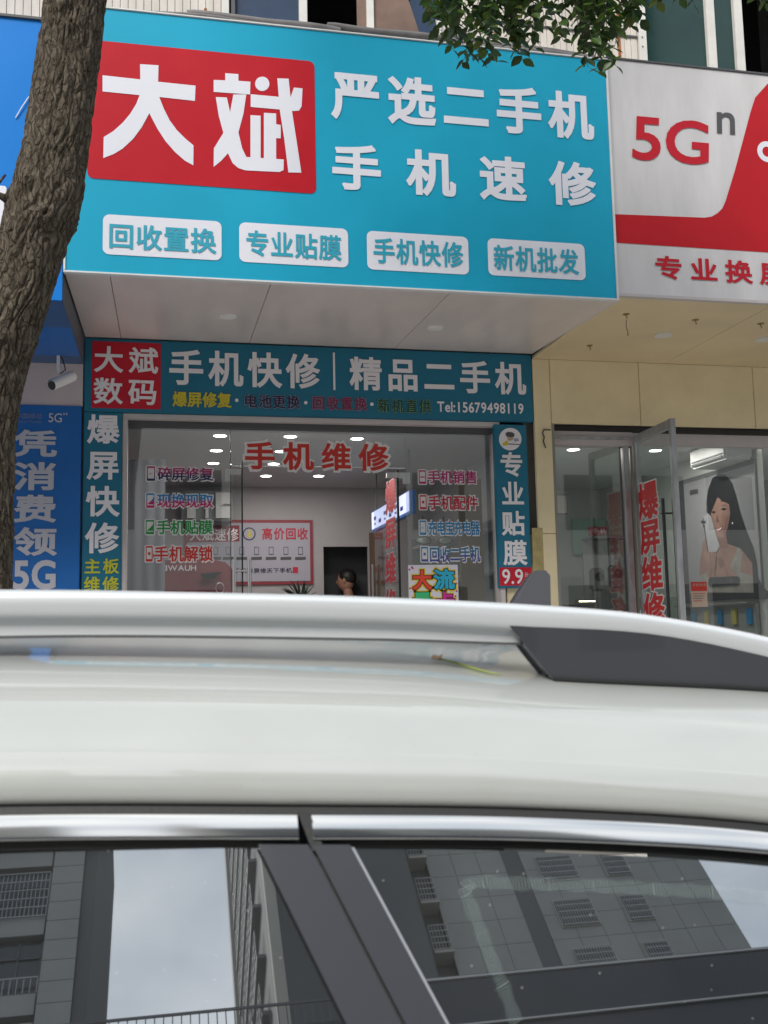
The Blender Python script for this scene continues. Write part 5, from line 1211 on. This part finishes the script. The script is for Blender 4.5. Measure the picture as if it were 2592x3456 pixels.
for i in range(25):
    y = -6.17+1.64*i/24; e = abs((y-CY)/.82); nr.append([Vector((-3.42-.10*(1-e*e), y, .26)), Vector((-3.44-.12*(1-e*e), y, .5)), Vector((-3.42-.10*(1-e*e), y, .75)), Vector((-3.30, y, .84)), Vector((-2.8, y, .95-.04*e)), Vector((-2.15, y, 1.02-.03*e))])
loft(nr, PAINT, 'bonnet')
nr = []
for i in range(25):
    y = -6.17+1.64*i/24; e = abs((y-CY)/.82); nr.append([Vector((1.25+.05*(1-e*e), y, .26)), Vector((1.27+.06*(1-e*e), y, .6)), Vector((1.24+.04*(1-e*e), y, .85)), Vector((1.17, y, 1.0))])
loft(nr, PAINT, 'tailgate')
part('rear_window', MB().add([(1.17, -6.1, 1.0), (1.17, -4.6, 1.0), (1.09, -4.72, 1.27), (1.09, -5.98, 1.27)], [(0, 1, 2, 3)]), GLCAR, car)
part('windscreen', MB().add([(-2.75, -6.15, .98), (-2.75, -4.55, .98), (-2.18, -4.72, 1.33), (-2.18, -5.98, 1.33)], [(0, 1, 2, 3)]), GLCAR, car)
for wx, wr in WX:
    for y0 in (-6.31, -4.39):
        s_ = -1 if y0 < CY else 1
        w_ = part('wheel', MB().disc((wx, y0-s_*.10, .33), (0, 1, 0), .33, .20, 40), RUBBER, car, True, bevel=.015)
        rm = MB().disc((wx, y0-s_*.004, .33), (0, 1, 0), .07, .02, 20)
        for k in range(5):
            a = 2*pi*k/5; rm.tube([(wx, y0-s_*.006, .33), (wx+.21*cos(a), y0-s_*.006, .33+.21*sin(a))], [.035, .03], 8)
        part('rim', rm, ALU, w_)
part('headlight', MB().ell((-3.36, -6.08, .74), (.10, .12, .06)), mat('lamp glass', (.6, .6, .62), .1), car, True); part('headlight', MB().ell((-3.36, -4.62, .74), (.10, .12, .06)), MATS['lamp glass'], car, True)
part('tail_light', MB().ell((1.22, -6.17, .88), (.06, .08, .13)), mat('red lamp', (.4, .01, .01), .2), car, True); part('tail_light', MB().ell((1.22, -4.53, .88), (.06, .08, .13)), MATS['red lamp'], car, True)
part('cabin_floor', MB().box(-2.6, 1.1, -6.2, -4.5, .28, .34), DGREY, car)
for x in (-1.6, -.65):
    for y in (-5.8, -4.9): part('seat', MB().box(x, x+.12, y-.24, y+.24, .5, 1.08).box(x-.45, x, y-.24, y+.24, .4, .55).box(x+.02, x+.10, y-.12, y+.12, 1.12, 1.28), DGREY, car, bevel=.03)
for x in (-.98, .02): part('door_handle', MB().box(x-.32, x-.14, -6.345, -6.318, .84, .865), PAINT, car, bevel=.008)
# a blade of grass and a scrap of dry leaf lying on the roof
def onroof(px, py):
    best = None
    for y in [-6.04+.002*i for i in range(100)]:
        q = P(px, py, y); s = smooth_sec(section(q.x)); zz = None
        for a, b in zip(s[:-1], s[1:]):
            if a.x <= y <= b.x and b.x > a.x: zz = a.y+(b.y-a.y)*(y-a.x)/(b.x-a.x)
        if zz is not None and (best is None or abs(q.z-zz) < best[0]): best = (abs(q.z-zz), Vector((q.x, y, zz)))
    return best[1]
bl = [onroof(px, py)+Vector((0, -.0015, .002)) for px, py in ((1455, 2205), (1490, 2222), (1540, 2243), (1600, 2262), (1650, 2276), (1695, 2284))]
tag(part('grass_blade', MB().tube(bl, [.0006, .0013, .0016, .0015, .0012, .0005], 6), mat('fresh green blade', (.22, .27, .05), .5), None, True), 'thin green grass blade lying on the white car roof near the rail', 'grass blade')
q = onroof(1472, 2190); tag(part('dry_leaf', MB().add([q+Vector((dx, dy, dz)) for dx, dy, dz in ((-.007, -.001, .003), (-.003, .003, .007), (.003, -.001, .005), (.008, .002, .008), (.006, -.003, .003), (-.001, -.004, .002))], [(0, 1, 2, 5), (2, 3, 4, 5)]), mat('dry leaf', (.40, .24, .14), .8), None), 'tiny curled dry leaf scrap on the white car roof', 'leaf')

# ================================================================== OTHER SIDE OF THE STREET
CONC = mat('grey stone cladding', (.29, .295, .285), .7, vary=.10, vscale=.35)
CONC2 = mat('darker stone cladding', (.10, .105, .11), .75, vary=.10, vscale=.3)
PALEC = mat('pale render', (.42, .40, .36), .8, vary=.06, vscale=.5)
WIN = mat('dark window glass', (.025, .03, .035), .15, spec=.8); BAR = mat('pale security bars', (.42, .43, .44), .6)
JNT = mat('wall backing', (.05, .05, .052), .9)
def grid_panels(root, xa, xb, za, zb, y, pw, ph, m, holes=()):
    nx = max(1, round((xb-xa)/pw)); nz_ = max(1, round((zb-za)/ph)); w_ = (xb-xa)/nx; h_ = (zb-za)/nz_
    me = MB().box(.012, w_-.012, -.04, .0, .012, h_-.012).mesh('wall_panel', m)
    for i in range(nx):
        for j in range(nz_):
            o = bpy.data.objects.new('wall_panel', me); COL.objects.link(o); o.parent = root; o.location = Vector((xa+i*w_, y+.04, za+j*h_))-ORG[root.name]
def barred(root, xa, xb, za, zb, y, cage=0.):
    w = part('window', MB().box(xa-.06, xb+.06, y+.042, y+.09, za-.06, zb+.06), PALEC, root)
    part('pane', MB().box(xa, xb, y+.091, y+.10, za, zb), WIN, w)
    mb = MB(); d = .12+cage
    for i in range(5): z = za+(zb-za)*i/4; mb.box(xa, xb, y+d+.10, y+d+.13, z-.02, z+.02)
    n = max(4, int((xb-xa)/.14))
    for i in range(n+1): x = xa+(xb-xa)*i/n; mb.box(x-.010, x+.010, y+d+.10, y+d+.12, za, zb)
    if cage: 
        for z in (za, zb): mb.box(xa, xb, y+.1, y+d+.1, z-.02, z+.02)
    part('bars', mb, BAR, w)
# right apartment block: main face 39 m behind the street line
YR = -46.0
SCL = (46.0-7)/30.0
rb = thing('apartment_building', 'tall grey clad apartment block with barred windows mirrored in the quarter window', 'building', (15, YR-6, 0))
xc0, xc1 = 9.95*SCL*1.0+1.0, 22.5*SCL
xc0 = 13.7; xc1 = 29.0
part('core', MB().box(xc0, xc1, YR-14, YR, 0, 45), JNT, rb)
grid_panels(rb, xc0, xc0+4.2, 26, 45.5, YR, 1.4, 1.5, CONC); part('recess_strip', MB().box(xc0+4.2, xc0+5.2, YR+.001, YR+.01, 0, 45), CONC2, rb)
grid_panels(rb, xc0+5.2, xc1, 26, 45.5, YR, 1.5, 1.5, CONC)
part('lower_face', MB().box(xc0, xc1, YR+.001, YR+.03, 0, 26), CONC, rb)
for k in range(-2, 5):
    zt_ = 31.2+3.0*k
    barred(rb, 19.7, 21.7, zt_, zt_+1.6, YR); barred(rb, 23.4, 24.7, zt_+.05, zt_+1.6, YR)
# stepped back wing with caged windows
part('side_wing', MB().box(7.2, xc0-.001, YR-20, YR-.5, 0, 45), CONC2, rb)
for k in range(-2, 6):
    zt_ = 30.0+3.0*k; mb = MB()
    y0, y1 = YR-5.0, YR-1.6
    part('caged_window', MB().box(xc0-1.0, xc0-.02, YR-.46, YR+.5, zt_, zt_+.15), PALEC, rb)
    for i in range(5): mb.box(xc0-1.0, xc0-.02, YR+.46, YR+.50, zt_+.2+i*.35, zt_+.24+i*.35)
    for i in range(7): mb.box(xc0-1.0+i*.16, xc0-.98+i*.16, YR+.45, YR+.48, zt_+.15, zt_+1.65)
    part('cage', mb, BAR, rb)
# near wing: pale corner pier and balconies on its return wall
part('corner_pier', MB().box(4.75, 5.25, -44.0, -43.5, 0, 44), PALEC, rb)
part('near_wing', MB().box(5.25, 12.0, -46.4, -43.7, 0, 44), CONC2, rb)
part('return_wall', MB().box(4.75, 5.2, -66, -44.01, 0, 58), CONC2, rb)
part('far_pier', MB().box(4.45, 5.2, -62.6, -61.6, 0, 60), PALEC, rb)
for k in range(-2, 9):
    zt_ = 28.0+3.0*k
    part('balcony', MB().box(4.35, 4.749, -58, -46, zt_, zt_+.2), CONC, rb)
    mb = MB()
    for i in range(14): mb.box(4.36, 4.40, -57.5+i*.85, -57.4+i*.85, zt_+.2, zt_+1.9)
    for i in range(4): mb.box(4.35, 4.39, -57.5, -46.3, zt_+.3+i*.5, zt_+.36+i*.5)
    part('balcony_bars', mb, BAR, rb)
# left apartment block
YL = -34.0; SL2 = 27.0/30
lbk = thing('apartment_building', 'grey apartment block with wide barred balconies mirrored in the rear door window', 'building', (-8, YL-6, 0))
xe = -2.28; xw = -3.80
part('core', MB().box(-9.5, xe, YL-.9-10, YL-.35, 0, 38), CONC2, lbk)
part('pier_core', MB().box(xw, xe-.45, YL-.34, YL, 0, 38), JNT, lbk)
grid_panels(lbk, xw, xe-.45, 20, 38.3, YL, 1.1, .78, CONC)
part('edge_slab', MB().box(xe-.44, xe, YL-.34, YL-.12, 0, 38), CONC2, lbk)
for k in range(-1, 6):
    zf_ = 19.9+3.0*k
    for (bx0, bx1) in ((-9.4, xw-.05),):
        part('spandrel', MB().box(bx0, bx1, YL-.36, YL-.05, zf_, zf_+.75), CONC, lbk)
        part('spandrel_joint', MB().box((bx0+bx1)/2-.01, (bx0+bx1)/2+.01, YL-.049, YL-.045, zf_, zf_+.75), JNT, lbk)
        w_ = part('window', MB().box(bx0, bx1, YL-.34, YL-.28, zf_+.75, zf_+2.85), WIN, lbk)
        mb = MB()
        for x in (bx0+.02, bx1-.75, bx1-.03): mb.box(x, x+.05, YL-.279, YL-.22, zf_+.76, zf_+2.85)
        mb.box(bx0, bx1, YL-.279, YL-.22, zf_+2.2, zf_+2.26); part('window_frame', mb, DGREY, w_)
        if k % 2 == 0:
            mb = MB(); n = int((bx1-bx0)/.14)
            for i in range(n+1): mb.box(bx0+i*(bx1-bx0)/n-.010, bx0+i*(bx1-bx0)/n+.010, YL-.0, YL+.03, zf_+.7, zf_+2.6)
            for i in range(6): mb.box(bx0, bx1, YL+.03, YL+.06, zf_+.7+i*.38, zf_+.73+i*.38)
            part('bars', mb, BAR, w_)
        else:
            mb = MB(); n = int((bx1-bx0)/.2)
            for i in range(n+1): mb.box(bx0+i*(bx1-bx0)/n-.012, bx0+i*(bx1-bx0)/n+.012, YL-.04, YL-.01, zf_+.76, zf_+1.3)
            mb.box(bx0, bx1, YL-.05, YL, zf_+1.3, zf_+1.34); part('railing', mb, BAR, w_)
# podium building straight across the street
YP = -22.0
pd = thing('podium_building', 'dark navy clad low building with terrace railing across the street', 'building', (4, YP-4, 0))
PODM = mat('dark navy cladding', (.022, .027, .04), .35, vary=.15, vscale=.6)
ztop = 13.55
part('block', MB().box(4.5, 45, YP-7, YP-.05, 0, ztop-.05), PODM, pd); part('cap', MB().box(4.48, 45, YP-7, YP, ztop-.05, ztop), mat('pale coping', (.5, .5, .5), .5), pd)
part('fascia', MB().box(4.5, 45, YP-.049, YP-.01, ztop-1.0, ztop-.10), PODM, pd); part('fascia_line', MB().box(4.5, 45, YP-.009, YP+.01, ztop-1.06, ztop-1.02), MATS['pale coping'], pd)
part('block', MB().box(-40, 4.48, YP-7, YP-.05, 0, ztop-.65), PODM, pd)
part('bounce_panel', MB().box(-40, 45, YP-.04, YP+.12, 0, 8.4), mat('pale bounce surface', (.58, .56, .52), .6, vary=.1, vscale=.5), pd)  # pale band added to bounce light back at the shop side
mb = MB().box(-3.5, 4.48, YP-.3, YP-.27, ztop-.05, ztop)
for i in range(50): mb.box(-3.5+i*.16, -3.48+i*.16, YP-.3, YP-.28, ztop-.65, ztop-.05)
part('terrace_railing', mb, mat('dark railing', (.10, .10, .11), .6), pd)
me_ = MB().box(0, 1.6, 0, .03, 0, 1.7).mesh('window', WIN)
for fl_ in range(2):
    for i in range(-12, 18):
        o = bpy.data.objects.new('window', me_); COL.objects.link(o); o.parent = pd; o.location = Vector((i*2.4, YP+.10, 1.2+fl_*3.4))-ORG[pd.name]

COL.objects.unlink(_to); bpy.data.objects.remove(_to)
